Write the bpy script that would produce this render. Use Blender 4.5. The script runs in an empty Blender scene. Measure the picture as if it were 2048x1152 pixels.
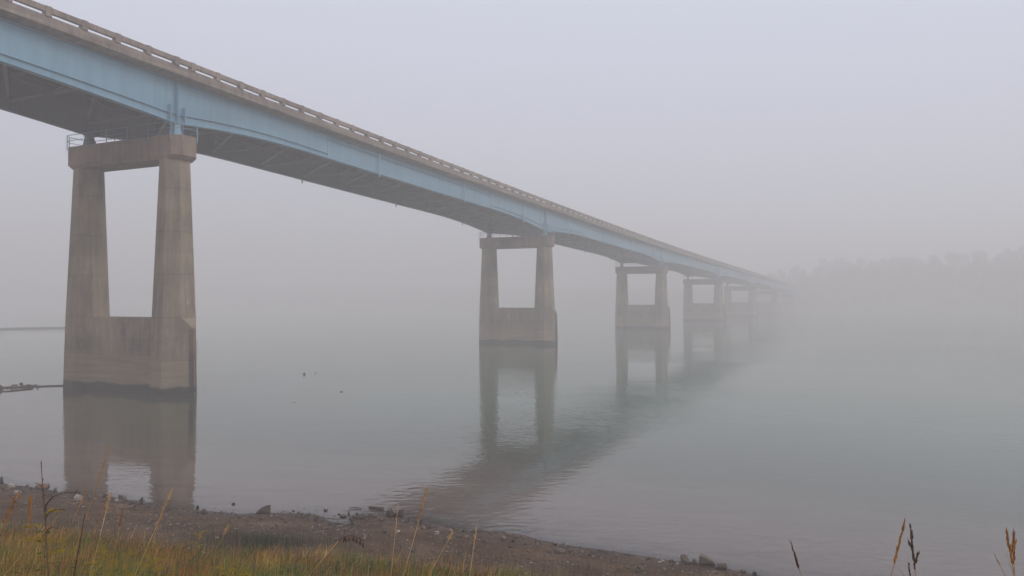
import bpy, bmesh, math, random
import numpy as np
from mathutils import Vector, Matrix, Euler

scene = bpy.context.scene
COL = scene.collection

# ------------------------------------------------------------------ camera
EYE = 6.73                       # metres above the water
PITCH = math.radians(0.812)
FPX = 1553.0                     # focal length in photo pixels (2048 wide)
cam_d = bpy.data.cameras.new('camera')
cam_d.sensor_width = 36.0
cam_d.lens = FPX / 2048 * 36.0
cam_d.clip_start = 0.05
cam_d.clip_end = 5000
cam = bpy.data.objects.new('camera', cam_d)
COL.objects.link(cam)
cam.location = (0, 0, EYE)
cam.rotation_euler = (math.pi / 2 + PITCH, 0, 0)
scene.camera = cam

# ------------------------------------------------------------------ world, sun, exposure
SUN_EL, SUN_AZ = 40.0, 95.0      # degrees; azimuth clockwise from +Y (to the right, ahead)
world = bpy.data.worlds.new('World')
scene.world = world
world.use_nodes = True
wt = world.node_tree
wt.nodes.clear()
w_out = wt.nodes.new('ShaderNodeOutputWorld')
w_bg = wt.nodes.new('ShaderNodeBackground')
w_sky = wt.nodes.new('ShaderNodeTexSky')
w_sky.sky_type = 'NISHITA'
w_sky.sun_disc = False
w_sky.sun_elevation = math.radians(SUN_EL)
w_sky.sun_rotation = math.radians(SUN_AZ)
w_sky.air_density = 1.0
w_sky.dust_density = 2.0
w_mix = wt.nodes.new('ShaderNodeMix')
w_mix.data_type = 'RGBA'
w_mix.inputs[0].default_value = 0.8           # high overcast veils most of the blue
w_mix.inputs[7].default_value = (7.5, 7.75, 9.1, 1)
wt.links.new(w_sky.outputs[0], w_mix.inputs[6])
# an overcast sky is brighter overhead than at the skyline
w_tc = wt.nodes.new('ShaderNodeTexCoord'); w_sep = wt.nodes.new('ShaderNodeSeparateXYZ')
wt.links.new(w_tc.outputs['Generated'], w_sep.inputs[0])
w_mr = wt.nodes.new('ShaderNodeMapRange'); wt.links.new(w_sep.outputs[2], w_mr.inputs[0])
for _i, _x in zip((1, 2, 3, 4), (0.0, 1.0, 0.90, 1.40)): w_mr.inputs[_i].default_value = _x
w_mul = wt.nodes.new('ShaderNodeVectorMath'); w_mul.operation = 'SCALE'
wt.links.new(w_mix.outputs[2], w_mul.inputs[0]); wt.links.new(w_mr.outputs[0], w_mul.inputs['Scale'])
wt.links.new(w_mul.outputs[0], w_bg.inputs[0])
w_bg.inputs[1].default_value = 0.101
wt.links.new(w_bg.outputs[0], w_out.inputs[0])

sun_d = bpy.data.lights.new('sun', 'SUN')
sun_d.energy = 0.8
sun_d.angle = math.radians(25)
sun_d.color = (1.0, 0.93, 0.84)
sun = bpy.data.objects.new('sun', sun_d)
COL.objects.link(sun)
_el, _az = math.radians(SUN_EL), math.radians(SUN_AZ)
_dir = Vector((math.sin(_az) * math.cos(_el), math.cos(_az) * math.cos(_el), math.sin(_el)))
sun.rotation_euler = (-_dir).to_track_quat('-Z', 'Y').to_euler()

vs = scene.view_settings
vs.view_transform = 'Standard'
vs.look = 'None'
vs.gamma = 1
vs.use_curve_mapping = False
vs.exposure = 0.05
cy = scene.cycles
cy.max_bounces = 6
cy.diffuse_bounces = 2
cy.glossy_bounces = 3
cy.transmission_bounces = 3
cy.volume_bounces = 3
cy.transparent_max_bounces = 8
cy.caustics_reflective = False
cy.caustics_refractive = False

# ------------------------------------------------------------------ helpers
RNG = random.Random(7)
NR = np.random.default_rng(7)

def tag(o, label=None, cat=None, group=None, kind=None):
    if label: o['label'] = label
    if cat: o['category'] = cat
    if group: o['group'] = group
    if kind: o['kind'] = kind
    return o

def empty(name, loc, rz=0.0, label=None, cat=None, group=None):
    o = bpy.data.objects.new(name, None)
    o.empty_display_size = 0.5
    COL.objects.link(o)
    o.location = loc
    o.rotation_euler = (0, 0, rz)
    return tag(o, label, cat, group)

def link_mesh(name, me, parent=None, loc=None, rot=None, scale=None):
    o = bpy.data.objects.new(name, me)
    COL.objects.link(o)
    if parent: o.parent = parent
    if loc is not None: o.location = loc
    if rot is not None: o.rotation_euler = rot
    if scale is not None: o.scale = scale
    return o

class MB:
    """collects faces for ONE mesh object"""
    def __init__(self):
        self.v, self.f = [], []
    def add(self, vs_, fs_):
        n = len(self.v)
        self.v += [tuple(p) for p in vs_]
        self.f += [tuple(i + n for i in f) for f in fs_]
    def box(self, a, b):
        x0, y0, z0 = a; x1, y1, z1 = b
        self.add([(x0,y0,z0),(x1,y0,z0),(x1,y1,z0),(x0,y1,z0),(x0,y0,z1),(x1,y0,z1),(x1,y1,z1),(x0,y1,z1)],
                 [(0,3,2,1),(4,5,6,7),(0,1,5,4),(1,2,6,5),(2,3,7,6),(3,0,4,7)])
    def bar(self, p, q, w, h=None, up=(0,0,1)):
        h = w if h is None else h
        p, q = Vector(p), Vector(q)
        d = (q - p).normalized()
        s = d.cross(Vector(up))
        if s.length < 1e-4: s = d.cross(Vector((1,0,0)))
        s.normalize(); u = s.cross(d)
        vv = []
        for c in (p, q):
            for (i, j) in ((-1,-1),(1,-1),(1,1),(-1,1)):
                vv.append(c + s * (i*w/2) + u * (j*h/2))
        self.add(vv, [(0,1,2,3),(7,6,5,4),(0,4,5,1),(1,5,6,2),(2,6,7,3),(3,7,4,0)])
    def tube(self, pts, radii, n=6):
        pts = [Vector(p) for p in pts]
        rings = []
        for i, p in enumerate(pts):
            a = pts[max(i-1,0)]; b = pts[min(i+1,len(pts)-1)]
            d = (b - a).normalized()
            s = d.cross(Vector((0,0,1)))
            if s.length < 1e-3: s = Vector((1,0,0))
            s.normalize(); u = s.cross(d)
            r = radii[i] if hasattr(radii, '__len__') else radii
            rings.append([p + s*math.cos(2*math.pi*k/n)*r + u*math.sin(2*math.pi*k/n)*r for k in range(n)])
        vv = [p for r in rings for p in r]
        ff = []
        for i in range(len(rings)-1):
            for k in range(n):
                ff.append((i*n+k, i*n+(k+1)%n, (i+1)*n+(k+1)%n, (i+1)*n+k))
        ff.append(tuple(range(n-1,-1,-1))); ff.append(tuple((len(rings)-1)*n+k for k in range(n)))
        self.add(vv, ff)
    def loft(self, loops, cap0=True, cap1=True):
        n = len(loops[0])
        vv = [p for l in loops for p in l]
        ff = []
        for i in range(len(loops)-1):
            for k in range(n):
                ff.append((i*n+k, i*n+(k+1)%n, (i+1)*n+(k+1)%n, (i+1)*n+k))
        if cap0: ff.append(tuple(range(n-1,-1,-1)))
        if cap1: ff.append(tuple((len(loops)-1)*n+k for k in range(n)))
        self.add(vv, ff)
    def mesh(self, name, mat, smooth=False):
        me = bpy.data.meshes.new(name)
        me.from_pydata(self.v, [], self.f)
        if mat: me.materials.append(mat)
        me.update()
        bm = bmesh.new(); bm.from_mesh(me)
        bmesh.ops.recalc_face_normals(bm, faces=bm.faces)
        bm.to_mesh(me); bm.free()
        if smooth: me.polygons.foreach_set('use_smooth', [True]*len(me.polygons))
        return me
    def build(self, name, mat, parent=None, smooth=False, **k):
        return link_mesh(name, self.mesh(name, mat, smooth), parent, **k)

def np_mesh(name, verts, faces, mat, attrs=None, smooth=False):
    """verts (N,3); faces (M,k) all of one size, or list of arrays of sizes"""
    me = bpy.data.meshes.new(name)
    groups = faces if isinstance(faces, list) else [faces]
    nl = sum(g.size for g in groups); npoly = sum(len(g) for g in groups)
    me.vertices.add(len(verts)); me.loops.add(nl); me.polygons.add(npoly)
    me.vertices.foreach_set('co', np.asarray(verts, dtype=np.float32).ravel())
    me.loops.foreach_set('vertex_index', np.concatenate([g.ravel() for g in groups]).astype(np.int32))
    starts, off = [], 0
    for g in groups:
        k = g.shape[1]
        starts.append(off + np.arange(len(g))*k); off += g.size
    me.polygons.foreach_set('loop_start', np.concatenate(starts).astype(np.int32))
    if smooth: me.polygons.foreach_set('use_smooth', np.ones(npoly, dtype=bool))
    me.update(calc_edges=True)
    if attrs:
        for an, (ty, data) in attrs.items():
            a = me.attributes.new(an, ty, 'POINT')
            a.data.foreach_set('color' if ty == 'FLOAT_COLOR' else 'value', np.asarray(data, dtype=np.float32).ravel())
    if mat: me.materials.append(mat)
    return me

_ca, _sa = math.cos(PITCH), math.sin(PITCH)
def ray(px, py):
    """world direction through photo pixel (2048x1152)"""
    x = (px - 1024) / FPX; z = -(py - 576) / FPX
    return Vector((x, _ca - z*_sa, _sa + z*_ca))
def at_z(px, py, z=0.0):
    d = ray(px, py); t = (z - EYE) / d.z
    return Vector((d.x*t, d.y*t, z))
def at_y(px, py, Y):
    d = ray(px, py); t = Y / d.y
    return Vector((d.x*t, Y, EYE + d.z*t))

# value noise in numpy (smooth, tileless enough)
def vnoise(x, y, seed=0):
    xi, yi = np.floor(x).astype(np.int64), np.floor(y).astype(np.int64)
    xf, yf = x - xi, y - yi
    def h(a, b):
        n = (a*374761393 + b*668265263 + seed*1442695041) & 0x7fffffff
        n = ((n ^ (n >> 13)) * 1274126177) & 0x7fffffff
        return ((n ^ (n >> 16)) & 0xffff) / 65535.0
    u, v = xf*xf*(3-2*xf), yf*yf*(3-2*yf)
    return (h(xi,yi)*(1-u)+h(xi+1,yi)*u)*(1-v) + (h(xi,yi+1)*(1-u)+h(xi+1,yi+1)*u)*v
def fbm(x, y, seed=0, oct=4):
    s = 0; a = 0.5
    for i in range(oct):
        s = s + a*vnoise(x*2**i, y*2**i, seed+i*17); a *= 0.5
    return s / (1 - 0.5**oct)

# ------------------------------------------------------------------ materials
def new_mat(name):
    m = bpy.data.materials.new(name)
    m.use_nodes = True
    nt = m.node_tree
    nt.nodes.clear()
    out = nt.nodes.new('ShaderNodeOutputMaterial')
    return m, nt, out
def N(nt, t, **kw):
    n = nt.nodes.new(t)
    for k, v in kw.items(): setattr(n, k, v)
    return n
def L(nt, a, b): nt.links.new(a, b)
def ramp(nt, stops, fac=None, interp='LINEAR'):
    r = N(nt, 'ShaderNodeValToRGB'); cr = r.color_ramp; cr.interpolation = interp
    while len(cr.elements) < len(stops): cr.elements.new(0.5)
    for e, (p, c) in zip(cr.elements, stops):
        e.position = p; e.color = c if len(c) == 4 else (*c, 1)
    if fac is not None: L(nt, fac, r.inputs[0])
    return r
def noise(nt, vec, scale, detail=5, rough=0.6, dist=0.0):
    n = N(nt, 'ShaderNodeTexNoise')
    n.inputs['Scale'].default_value = scale; n.inputs['Detail'].default_value = detail
    n.inputs['Roughness'].default_value = rough; n.inputs['Distortion'].default_value = dist
    if vec is not None: L(nt, vec, n.inputs['Vector'])
    return n
def mapping(nt, vec, scale=(1,1,1), rot=(0,0,0)):
    m = N(nt, 'ShaderNodeMapping'); m.inputs['Scale'].default_value = scale; m.inputs['Rotation'].default_value = rot
    L(nt, vec, m.inputs['Vector']); return m.outputs[0]
def mixc(nt, a, b, fac, mode='MIX'):
    m = N(nt, 'ShaderNodeMix', data_type='RGBA', blend_type=mode)
    for s, v in ((6, a), (7, b), (0, fac)):
        if isinstance(v, (int, float)): m.inputs[s].default_value = v
        elif isinstance(v, tuple): m.inputs[s].default_value = v if len(v) == 4 else (*v, 1)
        else: L(nt, v, m.inputs[s])
    return m.outputs[2]
def mth(nt, op, a, b=None, clamp=False):
    m = N(nt, 'ShaderNodeMath', operation=op, use_clamp=clamp)
    for s, v in ((0, a), (1, b)):
        if v is None: continue
        if isinstance(v, (int, float)): m.inputs[s].default_value = v
        else: L(nt, v, m.inputs[s])
    return m.outputs[0]
def maprange(nt, v, a, b, c=0.0, d=1.0, smooth=False):
    m = N(nt, 'ShaderNodeMapRange')
    if smooth: m.interpolation_type = 'SMOOTHSTEP'
    L(nt, v, m.inputs[0])
    for i, x in zip((1,2,3,4), (a,b,c,d)): m.inputs[i].default_value = x
    return m.outputs[0]
def principled(nt, out, color, rough=0.8, bump=None, bump_d=0.01, spec=0.3, metallic=0.0):
    p = N(nt, 'ShaderNodeBsdfPrincipled')
    if isinstance(color, tuple): p.inputs['Base Color'].default_value = color if len(color) == 4 else (*color, 1)
    else: L(nt, color, p.inputs['Base Color'])
    if isinstance(rough, (int, float)): p.inputs['Roughness'].default_value = rough
    else: L(nt, rough, p.inputs['Roughness'])
    p.inputs['Specular IOR Level'].default_value = spec
    p.inputs['Metallic'].default_value = metallic
    if bump is not None:
        b = N(nt, 'ShaderNodeBump'); b.inputs['Strength'].default_value = 1.0; b.inputs['Distance'].default_value = bump_d
        L(nt, bump, b.inputs['Height']); L(nt, b.outputs[0], p.inputs['Normal'])
    L(nt, p.outputs[0], out.inputs[0])
    return p

def concrete_mat(name, base, warm, dark, water_stain=True):
    m, nt, out = new_mat(name)
    tc = N(nt, 'ShaderNodeTexCoord'); geo = N(nt, 'ShaderNodeNewGeometry')
    oi = N(nt, 'ShaderNodeObjectInfo')
    P = geo.outputs['Position']; sep = N(nt, 'ShaderNodeSeparateXYZ'); L(nt, P, sep.inputs[0]); z = sep.outputs[2]
    n1 = noise(nt, P, 0.35, 6, 0.62)
    n2 = noise(nt, mapping(nt, P, (2.2, 2.2, 0.25)), 1.2, 6, 0.7)      # runs down the face
    n3 = noise(nt, P, 9, 5, 0.7)
    nh = noise(nt, mapping(nt, P, (0.25, 0.25, 3.5)), 1.0, 5, 0.65)    # horizontal tide marks
    c = ramp(nt, [(0.36, dark), (0.5, base), (0.64, warm)], n1.outputs[0]).outputs[0]
    c = mixc(nt, c, ramp(nt, [(0.36, (0.5,0.48,0.45)), (0.6, (1.0,1.0,1.0))], n2.outputs[0]).outputs[0], 0.6, 'MULTIPLY')
    c = mixc(nt, c, ramp(nt, [(0.3, (0.8,0.8,0.8)), (0.7, (1.08,1.06,1.03))], n3.outputs[0]).outputs[0], 0.6, 'MULTIPLY')
    # lift joints: thin darker lines every 3.05 m
    zz = mth(nt, 'ADD', z, mth(nt, 'MULTIPLY', n1.outputs[0], 0.02))
    fr = mth(nt, 'ABSOLUTE', mth(nt, 'SUBTRACT', mth(nt, 'FRACT', mth(nt, 'DIVIDE', mth(nt, 'ADD', zz, 0.68), 3.05)), 0.5))
    line = maprange(nt, fr, 0.485, 0.497, 0, 1)
    # pour bands differ a little in tone
    line = mth(nt, 'MULTIPLY', line, 1.0 if water_stain else 0.0)
    band = N(nt, 'ShaderNodeTexWhiteNoise', noise_dimensions='1D')
    L(nt, mth(nt, 'FLOOR', mth(nt, 'ADD', mth(nt, 'DIVIDE', mth(nt, 'ADD', zz, 0.68), 3.05), 0.5)), band.inputs['W'])
    bt = ramp(nt, [(0.0, (0.88,0.88,0.88)), (1.0, (1.08,1.07,1.06))], band.outputs[0]).outputs[0]
    c = mixc(nt, c, bt, 0.7, 'MULTIPLY')
    c = mixc(nt, c, (0.55,0.54,0.52), mth(nt, 'MULTIPLY', line, 0.55), 'MULTIPLY')
    rough = 0.85
    hgt = mth(nt, 'SUBTRACT', mth(nt, 'MULTIPLY', n3.outputs[0], 0.35), line)
    if water_stain:
        # silt-tan zone washed by high water, tide marks, and a wet dark band with algae
        zt = mth(nt, 'ADD', z, mth(nt, 'MULTIPLY', mth(nt, 'SUBTRACT', n1.outputs[0], 0.5), 0.9))
        f = maprange(nt, zt, 3.0, 2.2, 0, 1, True)
        tan = mixc(nt, (0.40,0.295,0.185), (0.27,0.205,0.135), ramp(nt, [(0.38,(0,0,0)),(0.6,(1,1,1))], nh.outputs[0]).outputs[0])
        c = mixc(nt, c, tan, mth(nt, 'MULTIPLY', f, 0.75))
        zb = mth(nt, 'ADD', z, mth(nt, 'MULTIPLY', mth(nt, 'SUBTRACT', noise(nt, P, 0.55, 3, 0.5).outputs[0], 0.5), 0.55))
        wet = maprange(nt, zb, 0.66, 0.44, 0, 1, True)
        wc = mixc(nt, (0.022,0.024,0.02), (0.04,0.035,0.026), n3.outputs[0])
        c = mixc(nt, c, wc, mth(nt, 'MULTIPLY', wet, 0.93))
        wr = maprange(nt, wet, 0, 1, 0.85, 0.45); rough = wr
        # soft dark grime blotches around 3.5 m
        bl = ramp(nt, [(0.56,(0,0,0)),(0.68,(1,1,1))], noise(nt, P, 1.1, 3, 0.75).outputs[0]).outputs[0]
        zone = mth(nt, 'MULTIPLY', maprange(nt, z, 2.4, 3.2, 0, 1, True), maprange(nt, z, 4.9, 4.2, 0, 1, True))
        c = mixc(nt, c, (0.45,0.45,0.43), mth(nt, 'MULTIPLY', mth(nt, 'MULTIPLY', bl, zone), 0.6), 'MULTIPLY')
    principled(nt, out, c, rough, hgt, 0.012, 0.25)
    return m

M_CONC = concrete_mat('pier_concrete', (0.35,0.275,0.195), (0.43,0.335,0.235), (0.265,0.215,0.16))
M_CAP = concrete_mat('cap_concrete', (0.31,0.225,0.17), (0.38,0.275,0.21), (0.23,0.175,0.14), False)
M_RAIL = concrete_mat('rail_concrete', (0.33,0.26,0.215), (0.41,0.33,0.27), (0.24,0.195,0.165), False)

def fascia_mat():
    m, nt, out = new_mat('deck_concrete')
    geo = N(nt, 'ShaderNodeNewGeometry'); tc = N(nt, 'ShaderNodeTexCoord')
    P = tc.outputs['Object']
    n1 = noise(nt, mapping(nt, P, (1,0.12,2.5)), 1.4, 6, 0.65)
    n2 = noise(nt, mapping(nt, P, (1,1.4,0.35)), 1.6, 6, 0.7)
    n3 = noise(nt, P, 12, 4, 0.7)
    c = ramp(nt, [(0.3,(0.22,0.175,0.145)),(0.5,(0.31,0.25,0.205)),(0.68,(0.41,0.34,0.27))], n1.outputs[0]).outputs[0]
    c = mixc(nt, c, ramp(nt, [(0.35,(0.5,0.48,0.46)),(0.62,(1,1,1))], n2.outputs[0]).outputs[0], 0.8, 'MULTIPLY')
    c = mixc(nt, c, ramp(nt, [(0.3,(0.8,0.8,0.8)),(0.7,(1.1,1.1,1.1))], n3.outputs[0]).outputs[0], 0.6, 'MULTIPLY')
    principled(nt, out, c, 0.88, n3.outputs[0], 0.006, 0.25)
    return m
M_DECK = fascia_mat()

def paint_mat(name, c1, c2, c3, under=0.0):
    m, nt, out = new_mat(name)
    tc = N(nt, 'ShaderNodeTexCoord'); P = tc.outputs['Object']
    n1 = noise(nt, mapping(nt, P, (0.5,0.06,0.35)), 1.0, 6, 0.6)
    n2 = noise(nt, mapping(nt, P, (1,1.5,0.12)), 1.1, 7, 0.7)       # run-off streaks
    n3 = noise(nt, P, 14, 4, 0.7)
    c = ramp(nt, [(0.3,c2),(0.5,c1),(0.7,c3)], n1.outputs[0]).outputs[0]
    c = mixc(nt, c, ramp(nt, [(0.34,(0.74,0.76,0.76)),(0.56,(1,1,1))], n2.outputs[0]).outputs[0], 0.55, 'MULTIPLY')
    # sparse rust freckles
    r = ramp(nt, [(0.69,(0,0,0)),(0.75,(1,1,1))], noise(nt, P, 3.2, 5, 0.8).outputs[0]).outputs[0]
    c = mixc(nt, c, (0.16,0.09,0.05), mth(nt, 'MULTIPLY', r, 0.35))
    principled(nt, out, c, 0.55, n3.outputs[0], 0.002, 0.35)
    return m
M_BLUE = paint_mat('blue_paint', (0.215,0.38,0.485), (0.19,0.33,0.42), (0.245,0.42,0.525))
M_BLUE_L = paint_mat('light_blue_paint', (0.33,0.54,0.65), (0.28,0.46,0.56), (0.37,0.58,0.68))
M_STEEL_D = paint_mat('shaded_blue_steel', (0.065,0.115,0.145), (0.045,0.08,0.10), (0.085,0.14,0.175))  # darkened copy of the blue paint; shade on far and inner steel is in the colour
M_BRACE = paint_mat('brace_paint', (0.17,0.235,0.265), (0.13,0.18,0.205), (0.20,0.27,0.30))
M_UNDER = paint_mat('shaded_soffit', (0.03,0.042,0.048), (0.02,0.028,0.034), (0.04,0.054,0.06))  # shade below the deck put into the colour

def rust_mat():
    m, nt, out = new_mat('rusty_steel')
    geo = N(nt, 'ShaderNodeNewGeometry'); P = geo.outputs['Position']
    sep = N(nt, 'ShaderNodeSeparateXYZ'); L(nt, P, sep.inputs[0])
    n = noise(nt, P, 3, 6, 0.7)
    up = mixc(nt, (0.22,0.13,0.075), (0.15,0.09,0.06), n.outputs[0])
    lo = mixc(nt, (0.055,0.032,0.032), (0.085,0.05,0.045), n.outputs[0])
    c = mixc(nt, lo, up, maprange(nt, mth(nt,'ADD',sep.outputs[2], n.outputs[0]), 3.3, 3.7, 0, 1))
    c = mixc(nt, (0.02,0.02,0.018), c, maprange(nt, sep.outputs[2], 0.4, 0.6, 0, 1))
    principled(nt, out, c, 0.7, n.outputs[0], 0.01, 0.3)
    return m
M_RUST = rust_mat()

def flat_mat(name, c, rough=0.6, var=0.25, scale=8.0, metallic=0.0):
    m, nt, out = new_mat(name)
    tc = N(nt, 'ShaderNodeTexCoord')
    n = noise(nt, tc.outputs['Object'], scale, 5, 0.65)
    lo = tuple(x*(1-var) for x in c); hi = tuple(min(1,x*(1+var)) for x in c)
    cc = ramp(nt, [(0.3,lo),(0.7,hi)], n.outputs[0]).outputs[0]
    principled(nt, out, cc, rough, n.outputs[0], 0.004, 0.3, metallic)
    return m
M_WHITE = flat_mat('sign_white', (0.7,0.7,0.68), 0.5, 0.06)
M_BLACK = flat_mat('sign_black', (0.04,0.04,0.04), 0.5, 0.1)
M_BARK = flat_mat('bark', (0.09,0.065,0.045), 0.9, 0.4, 3)
M_PLATE = flat_mat('mottled_plate', (0.40,0.31,0.25), 0.7, 0.55, 14)

def stone_mat():
    m, nt, out = new_mat('shore_stone')
    tc = N(nt, 'ShaderNodeTexCoord'); oi = N(nt, 'ShaderNodeObjectInfo'); geo = N(nt, 'ShaderNodeNewGeometry')
    P = tc.outputs['Object']
    rnd = N(nt, 'ShaderNodeAttribute', attribute_name='rnd')
    r = mth(nt, 'FRACT', mth(nt, 'ADD', oi.outputs['Random'], rnd.outputs['Fac']))
    base = ramp(nt, [(0.0,(0.075,0.055,0.042)),(0.35,(0.13,0.10,0.075)),(0.6,(0.11,0.092,0.07)),(0.78,(0.20,0.155,0.115)),(0.86,(0.22,0.115,0.07)),(0.93,(0.36,0.29,0.23)),(1.0,(0.48,0.41,0.34))], r).outputs[0]
    n = noise(nt, P, 14, 6, 0.7)
    n2 = noise(nt, mapping(nt, P, (1,1,6)), 7, 4, 0.6)
    c = mixc(nt, base, ramp(nt, [(0.3,(0.6,0.6,0.6)),(0.7,(1.25,1.22,1.2))], n.outputs[0]).outputs[0], 0.8, 'MULTIPLY')
    c = mixc(nt, c, ramp(nt, [(0.4,(0.8,0.8,0.8)),(0.6,(1.1,1.1,1.1))], n2.outputs[0]).outputs[0], 0.5, 'MULTIPLY')
    # wet foot where the water touches it
    sep = N(nt, 'ShaderNodeSeparateXYZ'); L(nt, geo.outputs['Position'], sep.inputs[0])
    wet = maprange(nt, mth(nt,'ADD',sep.outputs[2], mth(nt,'MULTIPLY',n.outputs[0],0.05)), 0.11, 0.05, 0, 1)
    c = mixc(nt, c, (0.35,0.33,0.32), wet, 'MULTIPLY')
    rough = maprange(nt, wet, 0, 1, 0.8, 0.35)
    principled(nt, out, c, rough, n.outputs[0], 0.02, 0.35)
    return m
M_STONE = stone_mat()
M_PINK = flat_mat('reddish_stone', (0.20,0.10,0.08), 0.8, 0.4, 6)

def ground_mat():
    m, nt, out = new_mat('mud_and_gravel')
    geo = N(nt, 'ShaderNodeNewGeometry'); P = geo.outputs['Position']
    d = N(nt, 'ShaderNodeAttribute', attribute_name='shore')      # metres inland from the waterline
    sd = d.outputs['Fac']
    n1 = noise(nt, P, 0.7, 6, 0.65); n2 = noise(nt, P, 9, 6, 0.75); n3 = noise(nt, P, 45, 4, 0.7)
    vor = N(nt, 'ShaderNodeTexVoronoi'); vor.inputs['Scale'].default_value = 26; L(nt, P, vor.inputs['Vector'])
    c = ramp(nt, [(0.3,(0.070,0.040,0.021)),(0.5,(0.115,0.070,0.040)),(0.7,(0.18,0.118,0.076))], n1.outputs[0]).outputs[0]
    c = mixc(nt, c, ramp(nt, [(0.3,(0.55,0.55,0.55)),(0.5,(0.95,0.95,0.95)),(0.7,(1.5,1.45,1.4))], n2.outputs[0]).outputs[0], 0.8, 'MULTIPLY')
    peb = ramp(nt, [(0.0,(0.5,0.48,0.47)),(0.4,(1,1,1)),(0.82,(1.1,1.08,1.06)),(0.95,(2.0,1.9,1.8))], vor.outputs['Color']).outputs[0]
    c = mixc(nt, c, peb, 0.55, 'MULTIPLY')
    sdn = mth(nt, 'ADD', sd, mth(nt, 'MULTIPLY', mth(nt,'SUBTRACT',n1.outputs[0],0.5), 1.6))
    wet = maprange(nt, sdn, 1.5, 0.2, 0, 1, True)
    c = mixc(nt, c, (0.62,0.60,0.60), wet, 'MULTIPLY')
    soil = mixc(nt, (0.05,0.036,0.022), (0.085,0.06,0.03), n2.outputs[0])
    c = mixc(nt, c, soil, maprange(nt, sdn, 6.5, 9.0, 0, 0.85, True))
    sn = noise(nt, mapping(nt, P, (0.5,1.2,1.0)), 0.42, 4, 0.6)
    silt = ramp(nt, [(0.36,(0.13,0.11,0.09)),(0.5,(0.30,0.215,0.165)),(0.7,(0.37,0.27,0.21))], sn.outputs[0]).outputs[0]
    silt = mixc(nt, silt, ramp(nt, [(0.35,(0.75,0.75,0.75)),(0.6,(1.1,1.1,1.1))], n2.outputs[0]).outputs[0], 0.7, 'MULTIPLY')
    c = mixc(nt, silt, c, maprange(nt, sd, -0.9, -0.1, 0, 1, True))
    rough = maprange(nt, wet, 0, 1, 0.9, 0.4)
    h = mth(nt, 'ADD', mth(nt,'MULTIPLY',n2.outputs[0],0.7), mth(nt,'ADD', mth(nt,'MULTIPLY',n3.outputs[0],0.3), mth(nt,'MULTIPLY',vor.outputs['Distance'],-0.6)))
    principled(nt, out, c, rough, h, 0.05, 0.12)
    return m
M_GROUND = ground_mat()

def hill_mat():
    m, nt, out = new_mat('far_hillside')
    geo = N(nt, 'ShaderNodeNewGeometry')
    n = noise(nt, geo.outputs['Position'], 0.06, 6, 0.7)
    c = ramp(nt, [(0.3,(0.03,0.035,0.018)),(0.55,(0.06,0.058,0.03)),(0.75,(0.10,0.08,0.045))], n.outputs[0]).outputs[0]
    principled(nt, out, c, 0.95, n.outputs[0], 0.5, 0.1)
    return m
M_HILL = hill_mat()

def leaf_mat(name, use_attr=True, base=(0.07,0.08,0.03), trans=0.25):
    m, nt, out = new_mat(name)
    if use_attr:
        a = N(nt, 'ShaderNodeAttribute', attribute_name='tint'); c = a.outputs['Color']
    else:
        tc = N(nt, 'ShaderNodeTexCoord'); n = noise(nt, tc.outputs['Object'], 2.0, 4, 0.7)
        c = ramp(nt, [(0.3,tuple(x*0.6 for x in base)),(0.7,tuple(x*1.4 for x in base))], n.outputs[0]).outputs[0]
    df = N(nt, 'ShaderNodeBsdfDiffuse'); tr = N(nt, 'ShaderNodeBsdfTranslucent')
    L(nt, c, df.inputs[0]); L(nt, c, tr.inputs[0])
    mx = N(nt, 'ShaderNodeMixShader'); mx.inputs[0].default_value = trans
    L(nt, df.outputs[0], mx.inputs[1]); L(nt, tr.outputs[0], mx.inputs[2]); L(nt, mx.outputs[0], out.inputs[0])
    return m
M_BLADE = leaf_mat('grass_blades')
M_CROWN = leaf_mat('tree_leaves', False, (0.05,0.055,0.022))
M_STRAW = flat_mat('straw_stem', (0.46,0.24,0.07), 0.7, 0.3, 12)
M_STRAW2 = flat_mat('pale_straw', (0.60,0.38,0.14), 0.7, 0.3, 12)
M_HEADG = flat_mat('golden_seed', (0.40,0.18,0.04), 0.8, 0.4, 30)
M_HEADB = flat_mat('brown_seed', (0.11,0.06,0.035), 0.8, 0.4, 30)
M_HEADR = flat_mat('russet_seed', (0.34,0.12,0.05), 0.8, 0.4, 30)
M_YELLOW = flat_mat('yellow_bloom', (0.36,0.25,0.02), 0.8, 0.35, 20)
M_GREEN = flat_mat('green_leaf', (0.09,0.13,0.03), 0.7, 0.35, 20)

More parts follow.
